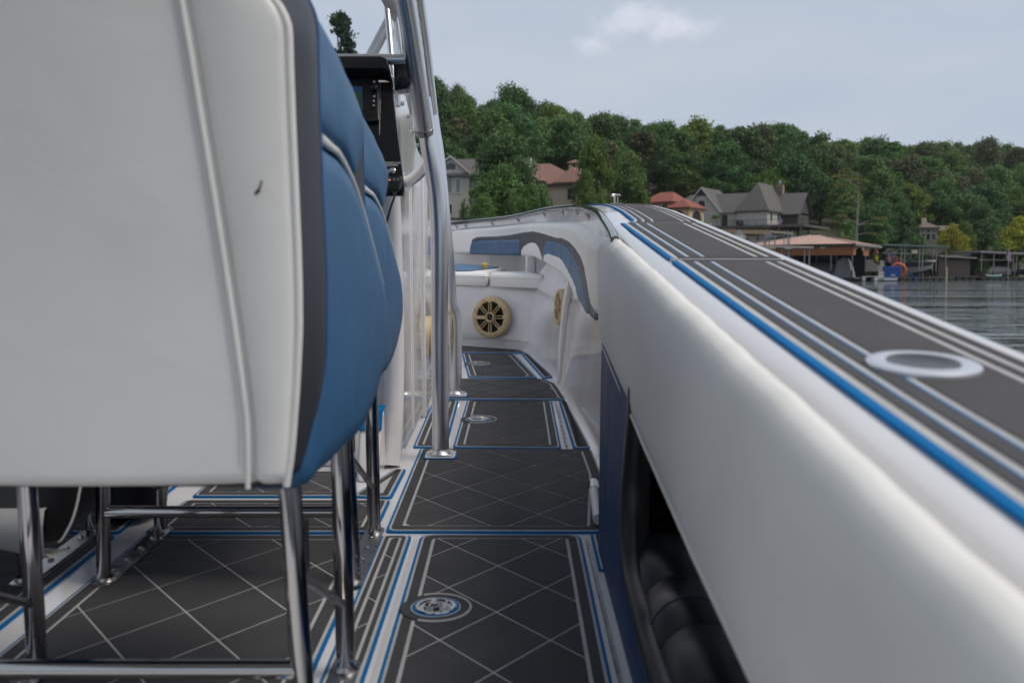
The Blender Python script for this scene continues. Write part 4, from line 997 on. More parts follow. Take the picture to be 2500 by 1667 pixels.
for X, Yt in cand:
    s = Yt - shore(X)
    if s < 13 or s > 170 or X / Yt < -.105: continue
    if any(a - 3 < X < b2 + 3 and c < Yt < d + 2 for a, b2, c, d in KEEP): continue
    u = 1250 + X / Yt * FPX
    vr = lerpt(u, RU, RV) + rnd.uniform(-6, 20) ; ztop = WATER_EYE + (669 - vr) / FPX * Yt
    g = ground(X, Yt); key = rnd.choices(['dark', 'mid', 'olive', 'light'], [.32, .38, .14, .16])[0]
    v = rnd.randrange(3); hh = KINDS[key][v][2]; sc = rnd.uniform(.85, 1.25)
    room = (ztop - g) / hh
    if room < .42: continue
    sc = min(sc, max(room, .42))
    if Yt > 215 and room < 1.5: sc = min(1.5, room * rnd.uniform(.88, 1.0))
    if count >= 290: break
    band = 'near the ridge top' if s > 95 else ('halfway up the hillside' if s > 45 else 'low on the hillside')
    spot = [w for lim, w in ((1180, 'behind the cream house'), (1380, 'behind the tan roofed house'), (1560, 'left of the red roofed house'), (1730, 'behind the grey house gable'), (1900, 'behind the grey house chimney'), (2030, 'right of the grey house'), (2160, 'behind the orange boathouse'), (2330, 'behind the green roofed dock'), (9999, 'behind the rightmost dock')) if u < lim][0]
    lab = {'dark': 'dark green', 'mid': 'mid green', 'olive': 'greyish olive', 'light': 'bright green'}[key] + ' tree ' + band + ' ' + spot
    tree(key, lab, X, Yt, sc, 'hillside trees, ' + lab, v, rnd.uniform(.9, 1.12)); count += 1
for i in range(70):
    k = i % 10; row = i // 10
    Yt = 128 + row * 19 + rnd.uniform(-5, 5); X = Yt * (-.36 + k * .026 + rnd.uniform(-.008, .008)); s = Yt - shore(X)
    if s < 14: continue
    u = 1250 + X / Yt * FPX; g = ground(X, Yt); key = rnd.choice(['dark', 'mid', 'mid', 'light', 'olive']); v = rnd.randrange(3)
    room = (WATER_EYE + (669 - 225) / FPX * Yt - g) / KINDS[key][v][2]; sc = min(rnd.uniform(1.2, 1.55), max(room, .45))
    band = 'near the ridge top' if s > 95 else ('halfway up the hillside' if s > 45 else 'low on the hillside')
    lab = {'dark': 'dark green', 'mid': 'mid green', 'olive': 'greyish olive', 'light': 'bright green'}[key] + ' tree ' + band + ' left of the cream house'
    tree(key, lab, X, Yt, sc, 'hillside trees, ' + lab, v, rnd.uniform(.9, 1.1)); count += 1
print('trees', count)
# ragged taller trees breaking the ridge line
def at_tree(key, label, u, vtop, Yt, wpx=None, var=0, group=None, name='tree', cat='tree', zg=None, zs=1.0):
    X = (u - 1250) / FPX * Yt; g = ground(X, Yt) if zg is None else zg; ztop = WATER_EYE + (669 - vtop) / FPX * Yt
    cm, tm, hh = KINDS[key][var % 3]; sc = max(.25, (ztop - g) / hh)
    if wpx:
        w0 = {'dark': 9.5, 'mid': 9, 'olive': 8.5, 'light': 8, 'yellow': 7.6, 'bush': 4.2, 'pine': 5.}[key]; sw = wpx / FPX * Yt / w0
        return tree(key, label, X, Yt, sw, group, var, sc / sw, g, cat, name)
    return tree(key, label, X, Yt, sc, group, var, zs, g, cat, name)
at_tree('pine', 'tall pine whose top shows between the blue seat and the frame', 838, 62, 165, 110, 0, name='pine_tree')
at_tree('olive', 'ragged bare-topped tree sticking out of the ridge left of the cumulus', 1268, 238, 235, 75, 1)
at_tree('dark', 'dark oak crowning the left end of the ridge beside the frame', 1062, 216, 215, 110, 0)
at_tree('olive', 'thin crooked tree on the ridge above the cream house', 1118, 232, 225, 50, 2)
at_tree('dark', 'big dark oak standing before the cream house and the tan roof', 1240, 350, 130, 150, 1, zg=6.5)
at_tree('mid', 'spreading green tree below the dark oak, hiding the houses', 1235, 425, 122, 150, 0, zg=2.5)
at_tree('mid', 'bushy green tree in front of the cream house wall', 1178, 490, 116, 70, 2, zg=1.5)
at_tree('mid', 'round green tree left of the tan house wall', 1295, 465, 124, 75, 1, zg=2.5)
at_tree('light', 'bright green tree right of the tan tiled roof', 1450, 362, 140, 95, 0, zg=6)
at_tree('light', 'lower bright green tree beside the cupola tower', 1428, 430, 138, 46, 1, zg=6)
at_tree('mid', 'green tree left of the red tiled house', 1528, 392, 146, 95, 2, zg=6)
at_tree('olive', 'tree partly covering the red tiled house', 1560, 440, 150, 80, 1, zg=7)
at_tree('light', 'bright feathery tree behind the roofs of the grey house', 1690, 425, 212, 70, 2)
at_tree('dark', 'rounded dark tree above the brown roofed house', 2385, 515, 205, 95, 0)
at_tree('yellow', 'bright yellow-green tree at the right edge above the docks', 2482, 546, 192, 110, 0)
at_tree('yellow', 'olive yellow shrub tree in front of the brown roofed house', 2318, 565, 186, 75, 1)
at_tree('light', 'bright green tree between the yellow shrub and the round dark tree', 2352, 550, 194, 50, 1)
at_tree('dark', 'dark tree left of the brown roofed house behind the green dock', 2192, 505, 196, 70, 1)
at_tree('dark', 'dark spreading tree behind the orange boathouse', 2140, 505, 190, 100, 2)
at_tree('mid', 'green tree right of the grey house and its deck', 2050, 450, 205, 90, 0)
# pale tall tree with few leaves
X0, Y0 = far(2088, 600, 176).x, 176
pt = thing('bare_tree', 'tall pale trunked tree with sparse yellow leaves behind the orange boathouse', 'tree', (X0, Y0, ground(X0, Y0)))
gz0 = ground(X0, Y0); rg = random.Random(3); mb = MB(); bl = []
top = far(2088, 420, 176).z - gz0
mb.tube([(0, 0, -.5), (.1, 0, top * .35), (.35, 0, top * .7), (.2, .1, top)], [.32, .27, .17, .04], 8)
for k in range(16):
    z = top * rg.uniform(.3, .97); a = rg.choice([0, math.pi]) + rg.gauss(0, .6); l = rg.uniform(2.0, 5.5) * (1.15 - z / top * .5); e = (l * math.cos(a), l * math.sin(a), z + l * rg.uniform(-.05, .5))
    mb.tube([(.25, 0, z), (e[0] * .5, e[1] * .5, z + (e[2] - z) * .6 + .2), e], [.09, .06, .02], 5)
    bl.append((e, .75, .5)); bl.append(((e[0] * .7, e[1] * .7, e[2] + .1), .5, .3))
mb.build('trunk', bark_pale, pt, smooth=True)
cm = leaf_mesh('crown', bl, 190, .17, 5, .5); cm.materials.append(leaf_mat('leaf_sparse_yellow', (.13, .17, .03), (.2, .24, .06))); o = bpy.data.objects.new('crown', cm); col.objects.link(o); o.parent = pt
bush_spots = [(1128, 545, 112, 60, 'bush at the water edge before the cream house'), (1245, 520, 118, 60, 'bush below the spreading green tree'), (1330, 512, 122, 60, 'bush below the tan house wall'), (1470, 515, 132, 60, 'bush left of the red tiled house'), (1745, 540, 158, 26, 'small pot shrub on the deck beside the grey house'),
              (2250, 640, 178, 45, 'bush behind the black speedboat'), (2150, 600, 172, 70, 'shrub behind the green dock posts'), (2390, 640, 182, 40, 'bush behind the brown dock shed'), (2440, 615, 190, 70, 'shrub below the yellow-green tree'), (2060, 565, 186, 60, 'shrub below the grey house deck'), (2230, 600, 186, 70, 'shrub below the brown roofed house')]
for i, (u, v, Yb, w, lb) in enumerate(bush_spots):
    at_tree('bush', 'green ' + lb, u, v - 12, Yb, w, i % 3, name='bush', cat='bush', zg=(9.6 if 'pot' in lb else None))

# ================================================================ HOUSES
roof_grey = mat('grey_shingles', (.115, .108, .102), .9, var=.22, vscale=5, bump=.4, bscale=6, stretch=(1, 1, 2.5))
roof_tan = mat('tan_tiles', (.235, .125, .098), .85, var=.25, vscale=4, bump=.5, bscale=4, stretch=(.3, 1, 3))
roof_red = mat('red_tiles', (.235, .075, .050), .85, var=.22, vscale=4, bump=.4, bscale=5)
roof_brown = mat('brown_shingles', (.155, .115, .10), .9, var=.2, vscale=4)
siding = mat('grey_siding', (.45, .43, .39), .8, var=.05, vscale=2)
cream = mat('cream_stucco', (.56, .47, .35), .85, var=.06, vscale=1.5)
peach = mat('peach_stucco', (.60, .43, .26), .85, var=.08, vscale=1.5)
trim_w = mat('white_trim', (.62, .60, .57), .6)
trim_d = mat('dark_trim', (.045, .042, .040), .6)
stone = mat('chimney_stone', (.22, .175, .13), .9, var=.4, vscale=3, bump=.5, bscale=5, rand=.25)
glass = mat('window_glass', (.035, .042, .046), .08, spec=.7)
glass_g = mat('pale_blind_glass', (.20, .235, .225), .15, spec=.6)
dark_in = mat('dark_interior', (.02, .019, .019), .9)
deckm = mat('weathered_deck', (.115, .105, .095), .85, var=.2, vscale=3)
post_m = mat('galvanised_post', (.22, .225, .23), .55, var=.15, vscale=3)
def rz(a): return Matrix.Rotation(R(a), 4, 'Z')
def hip(par, name, x0, x1, y0, y1, z0, zr, r0, r1, m, axis='x', ov=.4, th=.18):
    # hipped roof; ridge from r0 to r1 along the axis
    x0 -= ov; x1 += ov; y0 -= ov; y1 += ov
    if axis == 'x': yc = (y0 + y1) / 2; A, B = (r0, yc, zr), (r1, yc, zr)
    else: xc = (x0 + x1) / 2; A, B = (xc, r0, zr), (xc, r1, zr)
    c = [(x0, y0, z0), (x1, y0, z0), (x1, y1, z0), (x0, y1, z0)]; d = [(p[0], p[1], z0 - th) for p in c]
    F = [(0, 1, 9, 8), (1, 2, 9), (2, 3, 8, 9), (3, 0, 8)] if axis == 'x' else [(0, 1, 8), (1, 2, 9, 8), (2, 3, 9), (3, 0, 8, 9)]
    F += [(0, 4, 5, 1), (1, 5, 6, 2), (2, 6, 7, 3), (3, 7, 4, 0), (7, 6, 5, 4)]
    o = MB().add(c + d + [A, B], F).build(name, m, par)
    MB().grid([[(p[0] * 1, p[1] * 1, z0 - th - .002) for p in c + c[:1]], [(p[0], p[1], z0 - th - .12) for p in d + d[:1]]]).build('gutter', trim_d, o)
    return o
def gable_roof(par, x0, x1, y0, y1, z0, zr, m, axis='y', ov=.4, th=.16, trimm=None):
    mb = MB(); s = .25
    if axis == 'y':
        xc = (x0 + x1) / 2; k = (zr - z0) / (xc - x0)
        for sg, xe in ((-1, x0 - ov), (1, x1 + ov)):
            ze = z0 - k * ov; mb.extr([(xe, y0 - ov, ze), (xc, y0 - ov, zr), (xc, y0 - ov, zr + th), (xe, y0 - ov, ze + th)], (0, y1 - y0 + 2 * ov, 0))
        o = mb.build('roof', m, par)
        for sg, xe in ((-1, x0 - ov), (1, x1 + ov)):
            ze = z0 - k * ov; MB().extr([(xe, y0 - ov - .03, ze - .1), (xc, y0 - ov - .03, zr - .1), (xc, y0 - ov - .03, zr + th + .02), (xe, y0 - ov - .03, ze + th + .02)], (0, .06, 0)).build('bargeboard', trimm or trim_w, o)
    else:
        yc = (y0 + y1) / 2; k = (zr - z0) / (yc - y0)
        for sg, ye in ((-1, y0 - ov), (1, y1 + ov)):
            ze = z0 - k * ov; mb.extr([(x0 - ov, ye, ze), (x0 - ov, yc, zr), (x0 - ov, yc, zr + th), (x0 - ov, ye, ze + th)], (x1 - x0 + 2 * ov, 0, 0))
        o = mb.build('roof', m, par)
        for sg, ye in ((-1, y0 - ov), (1, y1 + ov)):
            ze = z0 - k * ov; MB().extr([(x1 + ov - .03, ye, ze - .1), (x1 + ov - .03, yc, zr - .1), (x1 + ov - .03, yc, zr + th + .02), (x1 + ov - .03, ye, ze + th + .02)], (.06, 0, 0)).build('bargeboard', trimm or trim_w, o)
    return o
def wallbox(par, x0, x1, y0, y1, z0, z1, m, name='wall'): return MB().box((x0, y0, z0), (x1, y1, z1)).build(name, m, par)
def siding_boards(par, x0, x1, y, z0, z1, m, step=.32):
    z = z0
    while z < z1 - .05:
        MB().extr([(x0, y - .035, z), (x0, y - .006, z + step), (x0, y + .01, z + step), (x0, y + .01, z)], (x1 - x0, 0, 0)).build('board', m, par); z += step
def win(par, x, z, w, h, y, face='y', arch=False, fr=trim_w, gl=glass, mull=1, bar=False, t=.14):
    """window centred at x, sill at z on a wall facing -y (or +x)"""
    def P(a, zz, d): return (a, y - d, zz) if face == 'y' else (y + d, a, zz)
    def outline(g):
        if not arch: return [(-w / 2 - g, -g), (w / 2 + g, -g), (w / 2 + g, h + g), (-w / 2 - g, h + g)]
        r = w / 2 + g; hs = h - w / 2 * .7
        return [(-r, -g), (r, -g)] + [(r * math.cos(R(a)), hs + r * .7 * math.sin(R(a)) + g * .3) for a in range(0, 181, 15)]
    lo = [P(x + a, z + b2, .0) for a, b2 in outline(t)]; n = P(0, 0, .07); n0 = P(0, 0, 0)
    dv = Vector(n) - Vector(n0)
    f = MB().extr(lo, dv).build('window', fr, par)
    gp = [P(x + a, z + b2, .072) for a, b2 in outline(0)]
    g = MB().extr(gp, dv * .15).build('pane', gl, f)
    for k in range(1, mull + 1):
        xx = x - w / 2 + w * k / (mull + 1); MB().extr([P(xx - .05, z, .085), P(xx + .05, z, .085), P(xx + .05, z + h * .96, .085), P(xx - .05, z + h * .96, .085)], dv * .3).build('mullion', fr, f)
    if bar: MB().extr([P(x - w / 2, z + h * .62, .085), P(x + w / 2, z + h * .62, .085), P(x + w / 2, z + h * .66, .085), P(x - w / 2, z + h * .66, .085)], dv * .3).build('glazing_bar', fr, f)
    return f
HZ = lambda v, d: WATER_EYE + (669 - v) / FPX * d

# --- grey house with the big hipped roof
d = 185; q = far(1800, 516, d); zb = 8.0; e = HZ(516, d) - zb; dk0 = HZ(553, d) - zb
gh = thing('grey_house', 'grey sided house with big hipped shingle roof, stone chimney and screened porch', 'house', (q.x, q.y, zb), rz(-33))
w1 = wallbox(gh, 0, 5.8, 0, 15.5, -2, e, siding); hip(gh, 'roof', 0, 5.8, 0, 15.5, e, HZ(446, d) - zb, 2.9, 11.5, roof_grey, 'y')
siding_boards(w1, .0, 5.8, 0, dk0, e - .2, siding)
wallbox(gh, -4.0, 0, 1.2, 9, -2, e, siding); gable_roof(gh, -7, 1.2, 1.2, 9, e, HZ(470, d) - zb, roof_grey, 'x', .35)
pk = HZ(456, d) - zb
wg = MB().extr([(-10.8, 0.4, -2), (-3.7, 0.4, -2), (-3.7, 0.4, e + .3), (-7.3, 0.4, pk - .2), (-10.8, 0.4, e + .3)], (0, 9, 0)).build('wall', siding, gh)
siding_boards(wg, -10.8, -3.7, .4, dk0 - 1, e, siding)
gable_roof(gh, -10.8, -3.7, .4, 9.4, e + .3, pk, roof_grey, 'y', .5)
win(gh, -7.3, e + .55, 1.05, 1.6, .4, arch=True, fr=mat('teal_frame', (.03, .07, .068), .5), t=.10)
MB().extr([(-8.4, .30, pk - 1.5), (-6.2, .30, pk - 1.5), (-7.3, .30, pk - .35)], (0, .08, 0)).build('gable_truss', trim_d, gh)
wallbox(gh, -16.5, -9, 5, 13, -2, e + .6, siding); hip(gh, 'roof', -16.5, -8, 5, 13, e + .6, pk - .5, -13.2, -7.5, roof_grey, 'x')
# porch on the far right, gable end facing right
wallbox(gh, 5.8, 6.1, 8.0, 15.2, dk0, e, dark_in, 'porch_back')
wallbox(gh, 5.8, 9.3, 15.0, 15.3, dk0, e, dark_in, 'porch_back')
pz = HZ(469, d) - zb
gable_roof(gh, 2.5, 9.3, 8.0, 15.2, e - .1, pz, roof_grey, 'x', .5, trimm=trim_d)
MB().extr([(9.2, 8.0, e - .2), (9.2, 15.2, e - .2), (9.2, 11.6, pz - .15)], (.08, 0, 0)).build('gable_boards', mat('dark_timber', (.07, .062, .056), .85), gh)
for yy in (8.1, 15.0): wallbox(gh, 8.95, 9.25, yy - .15, yy + .15, -2, e, deckm, 'porch_post')
wallbox(gh, 6.1, 9.2, 8.02, 8.06, dk0, e - .3, mat('porch_screen', (.035, .032, .030), .7), 'porch_screen')
wallbox(gh, 9.1, 9.14, 8.2, 15.0, dk0, e - .5, mat('porch_screen_end', (.07, .065, .062), .7), 'porch_screen')
win(gh, 2.6 + 3.8, dk0 + 1.0, .85, 1.35, 5.8, 'x', fr=trim_d, mull=0, t=.06)
win(gh, 2.2, dk0 + 1.1, .7, 1.3, 5.8, 'x', fr=trim_d, mull=0, t=.06)
win(gh, -2.9, dk0, 1.0, 2.2, 1.2, fr=trim_d, mull=0, t=.06)
ch = wallbox(gh, 3.6, 5.0, 11.2, 12.4, e, HZ(445.5, d) - zb, stone, 'chimney')
for i in range(9):
    for j in range(4): wallbox(ch, 3.58 + j * .36, 3.58 + j * .36 + .33, 11.16, 11.21, HZ(469, d) - zb + i * .24, HZ(469, d) - zb + i * .24 + .21, stone, 'stone')
MB().lathe([(.22, 0), (.22, .7), (.3, .75), (.0001, .9)], 10, (4.3, 11.8, HZ(445.5, d) - zb)).build('chimney_pipe', mat('pale_pipe', (.45, .48, .52), .4), ch)
# deck and railing
wallbox(gh, -4.5, 13.2, -2.2, -.02, dk0 - .45, dk0, deckm, 'deck'); wallbox(gh, 5.9, 13.2, -.015, 15, dk0 - .45, dk0, deckm, 'deck')
for k in range(5): wallbox(gh, -3.5 + 4 * k, -3.2 + 4 * k, -2.0, -1.7, -4, dk0 - .45, deckm, 'deck_post')
rl = wallbox(gh, -4.5, 13.2, -2.15, -2.09, dk0 + 1.0, dk0 + 1.06, trim_d, 'railing')
wallbox(rl, -4.5, 13.2, -2.14, -2.1, dk0 + .12, dk0 + .16, trim_d, 'bottom_rail')
for k in range(13): wallbox(rl, -4.5 + k * 1.46, -4.44 + k * 1.46, -2.15, -2.09, dk0, dk0 + 1.0, trim_d, 'rail_post')
for k in range(90): wallbox(rl, -4.4 + k * .195, -4.382 + k * .195, -2.13, -2.11, dk0 + .16, dk0 + 1.0, trim_d, 'baluster')
M = gh.matrix_world
p = M @ Vector((1.0, -1.3, dk0)); o = MB().org(p).box((p.x - .75, p.y - .3, p.z + .05), (p.x + .75, p.y + .3, p.z + 1.15)).build('covered_grill', trim_d, None, bevel=.3, seg=3); tag(o, 'black covered grill on the deck of the grey house', 'grill', tuple(p))
p = M @ Vector((8.9, -2.25, dk0 + .9)); fo = thing('deck_banner', 'pink and blue shield-shaped banner on the deck railing of the grey house', 'banner', tuple(p), rz(-33))
MB().extr([(-.5, 0, .15), (.5, 0, .15), (.42, 0, -.55), (0, 0, -.95), (-.42, 0, -.55)], (0, -.03, 0)).build('cloth', mat('pink_cloth', (.42, .26, .40), .8), fo)
MB().extr([(-.45, -.034, .12), (.45, -.034, .12), (.42, -.034, -.12), (-.42, -.034, -.12)], (0, -.01, 0)).build('blue_band', mat('blue_cloth', (.16, .18, .36), .8), fo)

# --- red tiled house with arches
d = 165; q = far(1682, 506, d); zb = 7.5
rh2 = thing('red_roofed_house', 'peach stucco house with red tiled roofs and arched loggia', 'house', (q.x, q.y, zb), rz(-38))
e = HZ(506, d) - zb; b0 = HZ(548, d) - zb
wallbox(rh2, -3.9, 0, 0, 5.4, -3, e, peach); hip(rh2, 'roof', -3.9, 0, 0, 5.4, e, HZ(485, d) - zb, 1.9, 3.5, roof_red, 'y', .45)
win(rh2, -1.9, b0, 1.75, 2.35, 0, arch=True, gl=dark_in, fr=cream, mull=0); win(rh2, 2.7, b0, 3.2, 2.4, 0, 'x', arch=True, gl=dark_in, fr=cream, mull=0)
e2 = HZ(489, d) - zb
wallbox(rh2, -9.5, -3.9, 1.2, 7.5, -3, e2, peach); hip(rh2, 'roof', -9.5, -3.9, 1.2, 7.5, e2, HZ(462, d) - zb, -8.0, -5.4, roof_red, 'x', .5)
win(rh2, -5.2, e2 - 1.55, .95, 1.15, 1.2, arch=True, fr=cream, mull=1, bar=False); win(rh2, -5.2, b0 + .1, .95, 1.5, 1.2, fr=cream, mull=1, bar=True)
wallbox(rh2, -8.6, -6.3, -.6, 1.2, -3, e - .2, peach); hip(rh2, 'roof', -8.6, -6.3, -.6, 1.2, e - .2, e + .6, -7.7, -7.2, roof_red, 'x', .4); win(rh2, -7.4, b0 - .2, 1.5, 2.0, -.6, arch=True, gl=dark_in, fr=cream, mull=0)
wallbox(rh2, .6, 4.5, -.8, -.6, b0 - .3, b0 + .1, cream, 'terrace_wall'); wallbox(rh2, 2.6, 2.95, -.9, -.55, b0 - .3, b0 + 1.3, cream, 'pillar')

# --- house with the tan tiled roof and cupola tower
d = 150; q = far(1345, 451, d); zb = 6.0; e = HZ(451, d) - zb
th_ = thing('tan_roofed_house', 'tan stucco house with brown-pink tiled hip roof and small cupola tower', 'house', (q.x, q.y, zb), rz(-20))
wallbox(th_, -9, 4.2, 0, 9, -3, e, cream); hip(th_, 'roof', -9, 4.2, 0, 9, e, HZ(394, d) - zb, -4.0, -1.6, roof_tan, 'x', .7)
hip(th_, 'roof', -4.6, -1.0, -1.2, 3, e + .4, HZ(427, d) - zb, -3.2, -2.4, roof_tan, 'x', .5); wallbox(th_, -4.6, -1.0, -1.2, 0, -3, e + .2, cream)
hip(th_, 'roof', 1.0, 4.9, -.2, 7, e + .15, HZ(409, d) - zb, 1.6, 5.2, roof_tan, 'y', .5)
wallbox(th_, 1.6, 3.2, 4.2, 5.9, 0, HZ(394, d) - zb, cream, 'tower'); hip(th_, 'tower_roof', 1.6, 3.2, 4.2, 5.9, HZ(394, d) - zb, HZ(386, d) - zb, 2.3, 2.5, roof_tan, 'x', .25)
win(th_, 2.4, HZ(408, d) - zb, .5, .75, 4.2, arch=True, gl=dark_in, fr=cream, mull=0, t=.08); win(th_, 5.05, HZ(408, d) - zb, .5, .75, 3.2, 'x', arch=True, gl=dark_in, fr=cream, mull=0, t=.08)
win(th_, -.6, 2.2, 3.2, 2.3, 0, gl=dark_in, fr=cream, mull=1); win(th_, 3.2, e - 2.3, .8, 1.4, 0, fr=trim_d, mull=0); win(th_, -6.4, 2.4, 1.6, 1.8, 0, fr=cream)
wallbox(th_, -6, 6, -3.4, -3.2, -.5, 1.1, cream, 'terrace_wall'); wallbox(th_, 4.4, 9.5, 1.5, 8, -3, e - 2.2, cream); hip(th_, 'roof', 4.4, 9.5, 1.5, 8, e - 2.2, e - .6, 6.2, 7.8, roof_tan, 'x', .5)

# --- cream house on the left
d = 136; q = far(1128, 430, d); zb = 5.0
ch_ = thing('cream_house', 'cream house with white-trimmed gable, arched window and grey roof', 'house', (q.x, q.y, zb), rz(-6))
e = HZ(424, d) - zb; pk = HZ(386, d) - zb
MB().extr([(-4.2, 0, -3), (1.0, 0, -3), (1.0, 0, e), (-1.6, 0, pk - .15), (-4.2, 0, e)], (0, 7, 0)).build('wall', mat('pale_cream_stucco', (.60, .55, .47), .85, var=.05), ch_)
gable_roof(ch_, -4.2, 1.0, 0, 7, e, pk, roof_grey, 'y', .45)
k = .0571
win(ch_, -1.55, HZ(417, d) - zb, 1.35, .95, 0, arch=True, gl=glass, mull=0, t=.28)
win(ch_, -1.9, HZ(471, d) - zb, .95, 2.1, 0, gl=glass_g, mull=0, t=.2); win(ch_, -.55, HZ(471, d) - zb, .55, 1.75, 0, gl=glass_g, mull=0, t=.2); win(ch_, -.55, HZ(433, d) - zb, .42, .42, 0, gl=dark_in, mull=0, t=.2); win(ch_, -1.9, HZ(433, d) - zb, .95, .42, 0, gl=dark_in, mull=0, t=.2)
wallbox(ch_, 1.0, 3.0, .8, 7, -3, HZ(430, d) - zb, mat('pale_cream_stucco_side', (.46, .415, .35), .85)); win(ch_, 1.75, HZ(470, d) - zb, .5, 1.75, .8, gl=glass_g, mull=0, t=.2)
wallbox(ch_, 3.0, 9.0, 2.4, 8, -3, HZ(430, d) - zb, dark_in, 'recess_wall'); gable_roof(ch_, -2, 9.0, -.2, 7.2, HZ(430, d) - zb, HZ(391, d) - zb + .2, roof_grey, 'x', .3)
win(ch_, -2.2, HZ(523, d) - zb, 1.5, 1.3, 0, gl=dark_in, mull=1, t=.2)
# --- brown roofed house far right
d = 200; q = far(2245, 552, d); zb = ground(q.x, q.y) - .5
bh = thing('brown_roofed_house', 'small stucco house with brown roof half hidden by trees above the green dock', 'house', (q.x, q.y, zb), rz(-14))
e = HZ(556, d) - zb
wallbox(bh, 0, 3.4, 0, 6, -3, e, mat('taupe_stucco', (.30, .255, .205), .85)); hip(bh, 'roof', 0, 3.4, 0, 6, e, HZ(542, d) - zb, 2, 4, roof_brown, 'y', .5)
wallbox(bh, 3.4, 7.6, 1.5, 6, -3, e - .6, mat('taupe_stucco_wing', (.26, .22, .18), .85)); hip(bh, 'roof', 3.4, 7.6, 1.5, 6, e - .6, HZ(550, d) - zb, 4.4, 6.8, roof_brown, 'x', .4)
for k in range(3): win(bh, .65 + k * 1.05, e - 1.0, .7, .5, 0, mull=0, t=.08); win(bh, .65 + k * 1.05, e - 2.5, .7, 1.2, 0, mull=0, t=.08)
wallbox(bh, .8, 1.7, 2.5, 3.3, e, e + 2.1, cream, 'chimney')
# ================================================================ DOCKS
float_m = mat('black_float', (.02, .021, .022), .5)
planks = mat('dock_boards', (.15, .135, .12), .85, var=.25, vscale=3)
salmon = mat('salmon_metal_roof', (.47, .30, .235), .5, var=.04, vscale=1)
orange_w = mat('orange_metal_wall', (.34, .130, .042), .6, var=.05, vscale=1)
tan_f = mat('tan_fascia', (.24, .165, .10), .6); pale_f = mat('pale_fascia', (.33, .30, .26), .6); green_f = mat('green_fascia', (.07, .12, .095), .5); grey_f = mat('grey_fascia', (.22, .215, .21), .55)
slate = mat('slate_tarp', (.16, .165, .175), .7)
def dock_roof(par, x0, x1, y0, y1, z, th, m, name='roof', tilt=0):
    o = MB().extr([(x0, y0, z - th), (x1, y0, z - th + tilt), (x1, y0, z + tilt), (x0, y0, z)], (0, y1 - y0, 0)).build(name, m, par)
    n = int((x1 - x0) / .6)
    return o
def posts(par, xs, ys, z0, z1, s=.07, m=post_m, cap=True):
    for x in xs:
        for y in ys:
            p = MB().box((x - s, y - s, z0), (x + s, y + s, z1)).build('post', m, par)
            if cap: MB().box((x - s - .03, y - s - .03, z0 - .3), (x + s + .03, y + s + .03, z0 + 1.3)).build('pile_sleeve', float_m, p)
def dock_deck(par, x0, x1, y0, y1, z=.55):
    o = MB().box((x0, y0, z - .22), (x1, y1, z)).build('deck', planks, par)
    k = x0 + .3
    while k < x1 - 1.2:
        MB().box((k, y0 + .06, -.25), (k + 1.1, y1 - .06, z - .22)).build('float', float_m, o); k += 1.5
    MB().box((x0, y0 - .05, z - .24), (x1, y0 - .003, z + .02)).build('rub_board', mat('dark_board', (.06, .056, .052), .8), o)
# --- orange boathouse
d = 150; q = far(2081, 669, d)
bo = thing('orange_boathouse', 'orange metal boathouse with salmon hipped roof and arched openings on the water', 'boathouse', (q.x, q.y, 0), rz(-33))
L, D = 16.5, 17.0; ze, zw, zr = HZ(594.5, d), HZ(622.5, d), HZ(571, d) + .25
x0, x1, y0, y1 = -L - .4, .4, -.4, D + .4; rA, rB = (-L + 7.5, D / 2), (-7.6, D / 2)
A, B = (rA[0], rA[1], zr), (rB[0], rB[1], zr)
c = [(x0, y0, ze), (x1, y0, ze), (x1, y1, ze), (x0, y1, ze)]; dd = [(p[0], p[1], ze - .06) for p in c]
rf = MB().add(c + dd + [A, B], [(0, 1, 9, 8), (1, 2, 9), (2, 3, 8, 9), (3, 0, 8), (0, 4, 5, 1), (1, 5, 6, 2), (2, 6, 7, 3), (3, 7, 4, 0)]).build('roof', salmon, bo)
MB().tube([(x1, y0, ze + .03), (B[0], B[1], B[2] + .04)], .09, 6).build('hip_cap', post_m, rf); MB().tube([(x0, y0, ze + .03), (A[0], A[1], A[2] + .04)], .09, 6).build('hip_cap', post_m, rf); MB().tube([A, B], .09, 6).build('ridge_cap', trim_d, rf)
for i in range(40):                                     # standing seams, running up the slope
    x = x0 + (x1 - x0) * (i + .5) / 40; k = min(1, (x - x0) / (A[0] - x0), (x1 - x) / (x1 - B[0]))
    MB().tube([(x, y0, ze + .02), (x, y0 + (A[1] - y0) * k, ze + (zr - ze) * k + .02)], .025, 4).build('roof_seam', salmon, rf)
for i in range(30):
    y = y0 + (y1 - y0) * (i + .5) / 30; k = min(1, (y - y0) / (A[1] - y0), (y1 - y) / (y1 - A[1]))
    MB().tube([(x1, y, ze + .02), (x1 + (B[0] - x1) * k, y, ze + (zr - ze) * k + .02)], .025, 4).build('roof_seam', salmon, rf)
MB().box((x0, y0 - .08, ze - .34), (x1 + .08, y0 - .003, ze - .02)).build('gutter', trim_d, bo); MB().box((x1 + .003, y0, ze - .34), (x1 + .12, y1, ze - .02)).build('gutter', post_m, bo)
wv = MB().box((-L, 0, zw), (0, .12, ze - .06)).build('wall', orange_w, bo)
for i in range(66): MB().box((-L + i * .25, -.03, zw), (-L + i * .25 + .11, -.003, ze - .06)).build('wall_rib', orange_w, wv)
